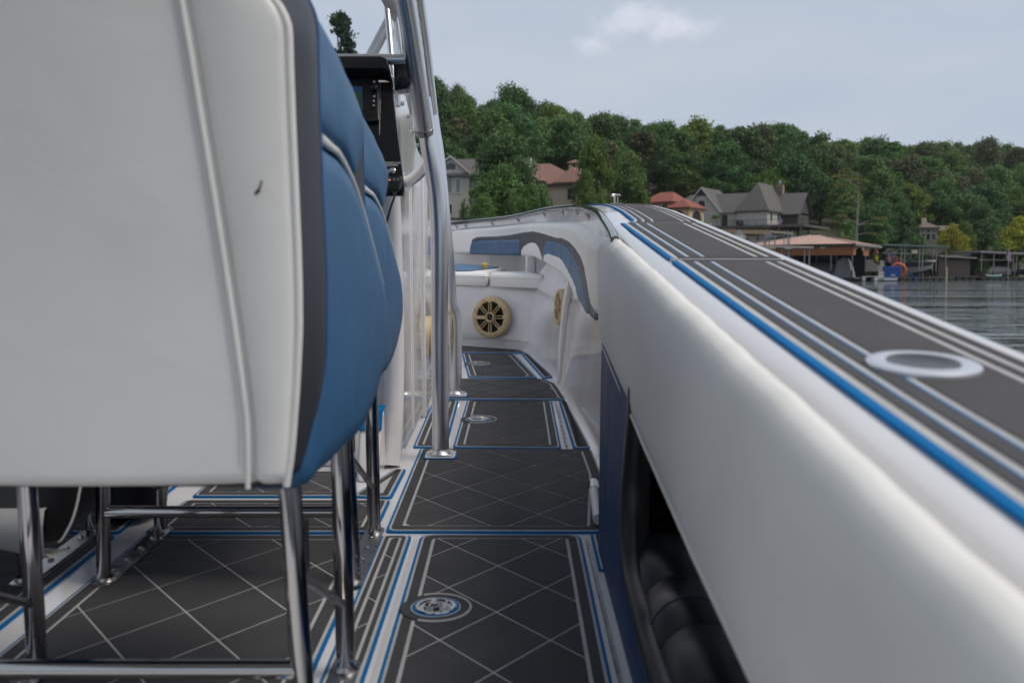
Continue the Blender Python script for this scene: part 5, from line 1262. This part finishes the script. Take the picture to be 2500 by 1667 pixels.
# end wall with three arches
nA = 2; seg = D / nA; pts = [(0, zw + 0.0)]
prof = [(0, ze - .06), (0, zw)]
for a in range(nA):
    s0 = a * seg; r = seg * .30; cx2 = s0 + seg * .5
    prof += [(cx2 - r, zw)] + [(cx2 - r * math.cos(R(t)), zw + (ze - zw - .45) * math.sin(R(t)) ** .8) for t in range(10, 171, 10)] + [(cx2 + r, zw)]
prof += [(D, zw), (D, ze - .06)]
MB().extr([(-.12, y, z) for y, z in prof], (.12, 0, 0)).build('end_wall', orange_w, bo)
posts(bo, [-L + .1, -13.2, -9.9, -6.6, -3.3, -.1], [.1], .3, zw); posts(bo, [-.1], [seg, 2 * seg, D - .1], .3, zw); posts(bo, [-11, -7.2, -4], [6.0], .3, zw + 1)
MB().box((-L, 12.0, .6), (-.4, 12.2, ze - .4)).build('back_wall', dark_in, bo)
dock_deck(bo, -L, .6, -.8, .9); dock_deck(bo, -L, -.3, 9.5, 12.0)
MB().box((-.8, .9, .33), (.7, D, .55)).build('finger_deck', planks, bo)
lt = MB().box((.02, 5.35, ze - .95), (.22, 5.75, ze - .35)).build('lamp_box', trim_w, bo)
MB().box((-4.9, -.12, ze - .72), (-4.2, -.03, ze - .42)).build('number_plate', trim_w, bo)
M = bo.matrix_world
# covered boats in the slips
def world_thing(par_m, name, label, cat, loc, rot=0, group=None):
    p = par_m @ Vector(loc); r = par_m.to_euler().z
    return thing(name, label, cat, tuple(p), Matrix.Rotation(r + R(rot), 4, 'Z'), group=group)
def hullshape(par, Lh, wd, h, m, name='hull', draft=.35, flare=1.15, stripe=None):
    rows = []
    for i in range(15):
        t = i / 14; x = -Lh / 2 + Lh * t; w = wd / 2 * (1 - max(0, (t - .45) / .55) ** 2.2); sh = h * (1 + .18 * t * t)
        k = .25 + .75 * (1 - max(0, (t - .6) / .4) ** 2)
        rows.append([(x + .35 * t, w, sh), (x + .22 * t, w * .97, sh * .62), (x + .08 * t, w * .86 * k, .05), (x - .15 * t, 0, -draft * (1 - t ** 3) + sh * .55 * t ** 5), (x + .08 * t, -w * .86 * k, .05), (x + .22 * t, -w * .97, sh * .62), (x + .35 * t, -w, sh)])
    mb = MB().grid(rows); mb.f.append(tuple(range(6, -1, -1)))
    o = mb.build(name, m, par, smooth=True, angle=40)
    MB().grid([[r[0], r[6]] for r in rows]).build('deck', mat('boat_deck', (.5, .5, .48), .4), par)
    return o
cb = world_thing(M, 'covered_boat', 'boat under a grey cover in the long side of the orange boathouse', 'boat', (-6.2, 5.0, .45))
hullshape(cb, 8.5, 2.5, .9, mat('white_hull', (.5, .51, .52), .25))
rows = []
for i in range(17):
    t = i / 16; x = -4.4 + 8.7 * t; w = 1.35 * (1 - max(0, (t - .5) / .5) ** 3); hh = 1.2 + 1.1 * math.sin(math.pi * min(1, t * .9 + .08)) * (1 - .35 * t)
    rows.append([(x, -w, .35), (x, -w * 1.02, .9), (x, -w * .55, hh * .9 + .25), (x, 0, hh + .4), (x, w * .55, hh * .9 + .25), (x, w * 1.02, .9), (x, w, .35)])
m = MB().grid(rows); m.f += [tuple(range(6, -1, -1)), tuple(16 * 7 + k for k in range(7))]; m.build('cover', slate, cb, smooth=True, angle=60)
cs = world_thing(M, 'slip_tarp', 'pale grey tarpaulin draped beside the corner post of the orange boathouse', 'tarpaulin', (-2.0, 3.2, .55))
MB().grid([[(-1.6, 0, 0), (-1.2, 0, 2.6), (-.4, .3, 3.1)], [(0, .4, 0), (.1, .3, 2.4), (0, .4, 3.1)], [(1.2, 0, 0), (.75, .1, 2.0), (.35, .3, 3.0)], [(1.5, 1.0, 0), (1.0, 1.0, 2.0), (.4, .9, 3.0)]]).build('sheet', mat('pale_tarp', (.27, .285, .30), .7), cs, smooth=True)
pb = world_thing(M, 'pontoon_boat', 'white pontoon boat moored under the arches of the orange boathouse', 'pontoon boat', (2.2, 6.0, .25), 90)
for s in (-1, 1): MB().tube([(-4.2, s * .9, .05), (-3.9, s * .9, .05), (3.6, s * .9, .05), (4.3, s * .9, .25)], [.3, .34, .34, .05], 12).build('float_tube', alu, pb, smooth=True)
MB().box((-4.1, -1.2, .36), (4.0, 1.2, .52)).build('deck', trim_w, pb); MB().box((-4.0, -1.22, .53), (2.2, -1.16, 1.25)).build('side_fence', mat('grey_fence_panel', (.28, .27, .25), .5), pb)
MB().extr([(-3.5, -1.0, 1.2), (1.8, -1.0, 1.2), (.4, -1.0, 2.9), (-2.6, -1.0, 3.0)], (0, 2.0, 0)).build('canvas_cover', mat('taupe_canvas', (.16, .15, .135), .85), pb, bevel=.1)
om = world_thing(M, 'outboard_motor', 'black outboard motor at the arch of the orange boathouse', 'motor', (1.4, 3.0, .3)); MB().lathe([(.0001, 0), (.12, 0), (.14, .5), (.33, .6), (.36, 1.1), (.25, 1.35), (.0001, 1.4)], 14).build('cowl', blackp, om, smooth=True)
def flag(label, loc, m1, m2, h=3.2, shape=0):
    f = world_thing(M, 'flag', label, 'flag', loc, group=None)
    MB().tube([(0, 0, 0), (.55, 0, h)], .03, 6).build('pole', post_m, f)
    rows = [[(.55 + .1 - .55 * (j / 5) * .35 + .95 * (i / 6), .1 * math.sin(i * 1.3 + j), h - .05 - .55 * (i / 6) - 1.45 * j / 5) for i in range(7)] for j in range(6)]
    c2 = MB().grid(rows).build('cloth', m1, f, smooth=True); so = c2.modifiers.new('thick', 'SOLIDIFY'); so.thickness = .02
    rr = [[(p[0], p[1] - .03, p[2]) for p in r[1 + (k // 3):5 + (k // 3)]] for k, r in enumerate(rows[1:5])]
    e2 = MB().grid(rr).build('emblem', m2, f, smooth=True)
    return f
flag('black flag with a yellow patch before the boathouse arches', (2.0, 2.6, .9), mat('black_cloth', (.02, .02, .02), .8), mat('yellow_cloth', (.55, .45, .02), .8), 3.6)
flag('purple flag with a gold patch before the boathouse arches', (2.4, 9.6, .9), mat('purple_cloth', (.10, .05, .22), .8), mat('gold_cloth', (.48, .27, .06), .8), 3.6)
flag('small dark red flag right of the purple flag', (2.6, 14.0, .9), mat('maroon_cloth', (.18, .04, .04), .8), mat('pale_red_cloth', (.35, .12, .11), .8), 3.2)
# blue slide float and orange inflatable at the dock corner
q = far(2160, 679, 154)
bf = thing('blue_pontoon_enclosure', 'bright blue panelled pontoon with a white deck edge beside the boathouse', 'pontoon boat', (q.x, q.y, .0), rz(-20))
MB().box((-3.0, -1.2, .35), (1.9, 1.2, .55)).build('deck', trim_w, bf); MB().box((-3.0, -1.18, .05), (1.8, 1.18, .35)).build('float_tube', alu, bf, bevel=.12)
MB().box((-.6, -1.1, .56), (2.4, 1.1, 2.3)).build('blue_panel', mat('bright_blue_panel', (.01, .07, .28), .4), bf, bevel=.08); MB().box((.9, -1.13, .8), (1.5, -1.103, 1.0)).build('plate', trim_w, bf)
q = far(2192, 679, 156)
io = thing('orange_inflatable', 'round orange inflatable tube standing at the dock by the blue slide', 'inflatable', (q.x, q.y, .35), rz(-15))
om_ = mat('orange_vinyl', (.42, .085, .015), .5)
ring_rows = []
for i in range(24):
    a = 2 * math.pi * i / 24
    ring_rows.append([((1.05 + .3 * math.cos(b2)) * math.cos(a), .3 * math.sin(b2), 1.25 + (1.05 + .3 * math.cos(b2)) * math.sin(a)) for b2 in [2 * math.pi * k / 10 for k in range(10)]])
MB().grid(ring_rows + ring_rows[:1], True).build('tube', om_, io, smooth=True); MB().box((-.85, -.12, .5), (.85, .12, 2.0)).build('netting', mat('orange_net', (.33, .10, .04), .7), io, bevel=.1)
for k in (-.45, .0, .45): MB().box((k - .08, -.16, .6), (k + .08, -.124, 1.5)).build('strap', mat('pale_strap', (.45, .42, .40), .7), io)
q = far(2215, 681, 157)
sl = thing('water_slide', 'narrow blue water slide dropping from the dock into the lake', 'slide', (q.x, q.y, 0), rz(-15))
pth = crom([(-1.1, 0, 2.35), (-.6, 0, 2.2), (.2, 0, 1.2), (.9, 0, .4), (1.4, 0, .12)], 5)
MB().grid([[(p.x, -.42, p.z + .28), (p.x, -.34, p.z), (p.x, .34, p.z), (p.x, .42, p.z + .28)] for p in pth]).build('chute', mat('slide_blue', (.02, .07, .30), .3), sl, smooth=True).modifiers.new('t', 'SOLIDIFY').thickness = .04
for x in (-1.0, -.3): MB().tube([(x, -.3, -.3), (x, -.3, 2.0 + x * .3)], .04, 6).build('support', post_m, sl)

# --- tan roofed dock in front of the grey house, and the lower pale roofed one
d = 140; q = far(1880, 669, d)
td = thing('tan_roofed_dock', 'long flat dock roof with tan fascia and grey posts below the grey house', 'dock', (q.x, q.y, 0), rz(9))
z = HZ(561, d); dock_roof(td, -14.5, 0, 0, 7, z, .55, tan_f, tilt=-.1); dock_roof(td, .02, 3.6, .5, 7, z - .15, .25, pale_f, tilt=-.2)
posts(td, [-13, -10, -7, -4, -.8], [.3, 6.5], .3, z - .55); posts(td, [1.0, 3.2], [.8], .3, z - .4)
MB().box((-14, .2, z - 1.75), (0, .3, z - 1.65)).build('cross_rail', post_m, td)
for k in range(4): MB().tube([(-13 + 3 * k, .3, z - .6), (-11.5 + 3 * k, .3, z - 1.7)], .05, 5).build('strut', post_m, td)
dock_deck(td, -14.5, 4, -.8, .9); dock_deck(td, -14.5, 3.4, 6.2, 8.0)
q = far(1805, 575, 138); ds = thing('diamond_sign', 'grey diamond-shaped sign with pale lettering under the tan dock roof', 'sign', (q.x, q.y, q.z - 1.3), rz(9))
MB().extr([(0, 0, 0), (1.15, 0, 1.1), (0, 0, 2.2), (-1.15, 0, 1.1)], (0, .05, 0)).build('board', mat('sign_grey', (.27, .265, .26), .6), ds)
lettering('LAKE', Vector((0, -.004, .95)), .62, ds, Vector((1, 0, 0)), Vector((0, 0, 1)), Vector((0, -1, 0)), trim_w, (0, 0, 0)) if False else None
for k in range(4): MB().box((-.6 + k * .31, -.02, .88), (-.6 + k * .31 + .2, -.003, 1.32)).build('letter_mark', trim_w, ds)
q = far(1985, 669, 136)
pd = thing('pale_roofed_dock', 'lower dock with thin pale roof and boat lift in front of the orange boathouse', 'dock', (q.x, q.y, 0), rz(10))
z = HZ(602, 136); dock_roof(pd, -9, 0, 0, 5, z + .2, .28, pale_f, tilt=-.18)
posts(pd, [-8, -6.6, -4.6, -3.6, -1.2, -.5], [.3], .3, z); posts(pd, [-8, -4.6, -1.2], [4.6], .3, z); dock_deck(pd, -9.5, .5, -.6, .9)
for x in (-6.6, -6.1, -3.9, -3.4): MB().box((x - .06, 1.0, .3), (x + .06, 1.12, z + 2.3)).build('lift_post', post_m, pd)
MB().box((-6.9, .9, z + 1.2), (-5.7, 1.3, z + 1.75)).build('lift_motor', slate, pd, bevel=.06); MB().box((-5.7, 1.0, z + 1.38), (-3.9, 1.14, z + 1.5)).build('lift_beam', post_m, pd); MB().box((-4.9, .95, z + 1.25), (-3.9, 1.25, z + 1.55)).build('lift_drum', trim_d, pd, bevel=.06)
for x in (-7.0, -4.4): MB().box((x, -.05, z - .35), (x + 1.3, 0, z - .02)).build('sign_plate', pale_f, pd)

# --- green roofed dock with the black speedboat
d = 165; q = far(2155, 669, d)
gd = thing('green_roofed_dock', 'open dock with thin green roof edge and grey posts right of the boathouse', 'dock', (q.x, q.y, 0), rz(22))
z = HZ(595, d); dock_roof(gd, 0, 14.6, 0, 9, z, .30, green_f, tilt=-.25)
for x0_ in (0.2, 5.0, 9.8): 
    for (a, b2) in (((x0_, z - .35), (x0_ + 2.2, z - 1.5)), ((x0_ + 4.6, z - .35), (x0_ + 2.4, z - 1.5))): MB().tube([(a[0], .3, a[1]), (b2[0], .3, b2[1])], .05, 5).build('truss_bar', post_m, gd)
MB().box((0, .25, z - 1.62), (9.8, .35, z - 1.5)).build('cross_rail', post_m, gd); MB().box((6.4, .18, z - 1.62), (7.6, .245, z - .95)).build('number_board', pale_f, gd)
posts(gd, [4.2, 4.9, 8.2, 8.9, 11.2, 12.0, 14.2], [.3], .3, z - .4); posts(gd, [1, 8.2, 14.2], [8.5], .3, z - .4); dock_deck(gd, 0, 15, -.7, .8); dock_deck(gd, 0, 15, 8.2, 9.6)
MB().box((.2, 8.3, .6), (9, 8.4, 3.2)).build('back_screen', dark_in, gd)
q = far(2262, 672, 170)
sb = thing('speedboat', 'speedboat with black topsides and white bottom raised on a lift under the green dock', 'boat', (q.x - 1.6, q.y + 2.2, 1.45), rz(20))
rows = []
def sbr(h0, h1, nm, m):
    rows = []
    for i in range(15):
        t = i / 14; x = -5.5 + 10.2 * t; w = 1.3 * (1 - max(0, (t - .45) / .55) ** 2.2)
        zt = 1.62 + .25 * t; zb_ = .75 + .55 * t ** 2.5; zk = -.25 + .95 * t ** 3.5
        if nm == 'topside': rows.append([(x + .5 * t, -w, zt), (x + .25 * t, -w * .95, (zt + zb_) / 2), (x, -w * .9, zb_)])
        elif nm == 'bottom': rows.append([(x, -w * .9, zb_), (x - .1 * t, -w * .75, zb_ - .3 * (1 - t * .6)), (x - .3 * t, 0, zk), (x - .1 * t, w * .75, zb_ - .3 * (1 - t * .6)), (x, w * .9, zb_)])
        elif nm == 'topside_far': rows.append([(x + .5 * t, w, zt), (x + .25 * t, w * .95, (zt + zb_) / 2), (x, w * .9, zb_)])
        else: rows.append([(x + .5 * t, -w - .02, zt), (x + .5 * t, 0, zt + .18), (x + .5 * t, w + .02, zt)])
    MB().grid(rows).build(nm.replace('_far', ''), m, sb, smooth=True, angle=60)
sbr(0, 0, 'topside', mat('black_gelcoat', (.010, .010, .012), .35)); sbr(0, 0, 'topside_far', mat('black_gelcoat_far', (.012, .012, .014), .12)); sbr(0, 0, 'bottom', mat('white_bottom', (.5, .49, .47), .3)); sbr(0, 0, 'deck', mat('cream_deck', (.55, .54, .52), .3))
MB().grid([[(-.6, -.9, 1.5), (-1.2, -.85, 2.0)], [(.5, -.6, 1.55), (-.5, -.55, 2.05)], [(.7, 0, 1.58), (-.3, 0, 2.1)], [(.5, .6, 1.55), (-.5, .55, 2.05)], [(-.6, .9, 1.5), (-1.2, .85, 2.0)]]).build('windscreen', mat('tinted_screen', (.20, .27, .27), .1), sb, smooth=True)
MB().box((-4.6, -1.0, 1.42), (-1.4, 1.0, 1.62)).build('seat_cover', slate, sb, bevel=.08)
for x in (-3.2, 1.2): 
    lf = MB().box((x - .12, -1.3, -1.6), (x + .12, 1.3, -.22)).build('lift_cradle', post_m, sb)
# --- docks at the far right
d = 178; q = far(2392, 669, d)
rd = thing('grey_roofed_dock', 'dock with grey metal roof and posts at the right edge of the picture', 'dock', (q.x, q.y, 0), rz(20))
z = HZ(612, d); dock_roof(rd, 0, 18, 0, 10, z, .32, grey_f, tilt=-.5); posts(rd, [.6, 3.5, 8.2, 9.0, 12.5, 16], [.3], .3, z - .4); posts(rd, [.6, 6, 12], [9], .3, z - .4); dock_deck(rd, -.5, 18, -.8, .8)
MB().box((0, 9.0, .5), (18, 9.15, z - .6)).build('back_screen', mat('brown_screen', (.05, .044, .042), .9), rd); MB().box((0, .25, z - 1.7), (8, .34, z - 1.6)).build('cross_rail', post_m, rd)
q = far(2290, 669, 176)
sh = thing('brown_dock_shed', 'dark brown board shed on the dock between green and grey roofs', 'shed', (q.x, q.y, 0), rz(16))
shm = mat('brown_boards', (.068, .052, .048), .9, var=.15, vscale=2)
sw = MB().box((0, 0, .75), (6.9, 5, 3.6)).build('wall', shm, sh)
for k in range(34): MB().box((k * .203, -.03, .76), (k * .203 + .17, -.003, 3.58)).build('board', shm, sw)
dock_roof(sh, -.2, 8.0, -.4, 5.4, HZ(623, 176), .25, grey_f, tilt=-.35); MB().extr([(-2.4, 0, 3.4), (7, 0, 4.4), (7, 0, 4.75), (-2.4, 0, 3.6)], (0, 5, 0)).build('lean_to_roof', trim_d, sh)
dock_deck(sh, -3, 8, -1.0, .6, .75)
q = far(2435, 669, 181)
gb = thing('covered_runabout', 'runabout under a light grey fitted cover at the right dock', 'boat', (q.x + .6, q.y + 2.2, .9), rz(20))
hullshape(gb, 7.6, 2.2, .75, mat('grey_hull', (.26, .255, .25), .3))
rows = [[(-3.8 + 7.6 * t, -w, .72), (-3.8 + 7.6 * t, -w * .7, 1.15 + .3 * math.sin(math.pi * t)), (-3.8 + 7.6 * t, 0, 1.3 + .4 * math.sin(math.pi * t)), (-3.8 + 7.6 * t, w * .7, 1.15 + .3 * math.sin(math.pi * t)), (-3.8 + 7.6 * t, w, .72)] for t, w in [(i / 12, 1.15 * (1 - max(0, (i / 12 - .5) / .5) ** 2.5)) for i in range(13)]]
MB().grid(rows).build('cover', mat('light_grey_cover', (.33, .32, .31), .8), gb, smooth=True, angle=70)
q = far(2425, 676, 176)
kb = thing('paddle_board', 'mint green paddle board lying on the dock edge below the covered runabout', 'paddle board', (q.x, q.y, .62), rz(20))
MB().grid([[(-1.9 + 3.8 * t, -w, .06 + .12 * abs(2 * t - 1) ** 4), (-1.9 + 3.8 * t, 0, .16 + .12 * abs(2 * t - 1) ** 4), (-1.9 + 3.8 * t, w, .06 + .12 * abs(2 * t - 1) ** 4)] for t, w in [(i / 14, .40 * math.sin(math.pi * min(.97, max(.03, i / 14))) ** .5) for i in range(15)]]).build('hull', mat('mint', (.28, .46, .42), .35), kb, smooth=True).modifiers.new('t', 'SOLIDIFY').thickness = .1
MB().box((-.3, -.12, .1), (.3, .12, .185)).build('grip_pad', eva_grey, kb)
q = far(2497, 669, 180)
dh = thing('dark_boat', 'dark hulled boat cut by the right edge of the picture', 'boat', (q.x + 3, q.y + 2.0, .9), rz(200)); hullshape(dh, 7.5, 2.3, .9, mat('navy_hull', (.014, .016, .022), .15)); MB().box((-2.6, -.9, .9), (.5, .9, 1.3)).build('seat_cover', slate, dh, bevel=.1)
# flagpole with the striped flag, and the pale stake in the water
q = far(2461, 675, 176)
us = thing('flagpole', 'thin flagpole on the right dock flying a red and white striped flag', 'flagpole', (q.x, q.y, .55), rz(0))
top_z = HZ(607, 176) - .55; MB().tube([(0, 0, -.4), (0, 0, top_z)], .05, 8).build('pole', mat('white_pole', (.55, .55, .53), .4), us, smooth=True)
fl = []
red_c, white_c, can = mat('red_stripe', (.36, .05, .06), .8), mat('white_stripe', (.5, .49, .5), .8), mat('blue_canton', (.06, .08, .2), .8)
for k in range(13):
    z0, z1 = top_z - .5 - k * .125, top_z - .5 - (k + 1) * .125
    MB().grid([[(x * .62, .10 * math.sin(x * 4 + k * .15), z0 - x * .42 * (1 + .02 * k)), (x * .62, .10 * math.sin(x * 4 + k * .15), z1 - x * .42 * (1 + .02 * k))] for x in [i * .22 - .75 for i in range(8)]]).build('stripe', red_c if k % 2 == 0 else white_c, us, smooth=True)
MB().grid([[(x * .62, .10 * math.sin(x * 4 + .1) - .02, top_z - .5 - x * .42), (x * .62, .10 * math.sin(x * 4 + .1) - .02, top_z - 1.35 - x * .42)] for x in [i * .12 - .75 for i in range(6)]]).build('canton', can, us, smooth=True)
q = far(2310, 684, 150)
stk = thing('marker_stake', 'pale yellow stake standing in the lake before the docks', 'stake', (q.x, q.y, 0)); MB().tube([(0, 0, -1), (0, 0, HZ(652, 150)), (0, 0, HZ(651.5, 150))], [.16, .15, .05], 10).build('pole', mat('pale_yellow', (.42, .39, .26), .6), stk, smooth=True)
# --- low boat shed seen over the bow
d = 104; q = far(1105, 669, d)
cs2 = thing('low_boat_shed', 'low cream boat shed with dark roof edge seen just over the bow', 'shed', (q.x, q.y, 0), rz(4))
z = HZ(531, d); MB().box((-6, 0, -.2), (1.1, 4, z - .15)).build('wall', cream, cs2); dock_roof(cs2, -6.3, 4.2, -.3, 4.4, z, .14, trim_d, tilt=-.12); posts(cs2, [2.4, 3.8], [.2], .3, z - .2); MB().box((1.15, 2.4, .2), (4, 2.5, z - .15)).build('screen', dark_in, cs2); dock_deck(cs2, -6.5, 4.6, -1.2, -.05)

# ================================================================ HAZE over the lake
hm = bpy.data.materials.new('lake_haze'); hm.use_nodes = True; t = hm.node_tree; t.nodes.clear()
ho = t.nodes.new('ShaderNodeOutputMaterial'); hv = t.nodes.new('ShaderNodeVolumePrincipled')
hv.inputs['Color'].default_value = (.86, .92, 1, 1); hv.inputs['Density'].default_value = .00009; hv.inputs['Anisotropy'].default_value = 0.0
t.links.new(hv.outputs[0], ho.inputs['Volume'])
haze = MB().box((-950, -450, -4.5), (950, 1550, 75)).build('haze', hm); haze['kind'] = 'stuff'; haze['label'] = 'thin pale haze over the lake and the far shore'
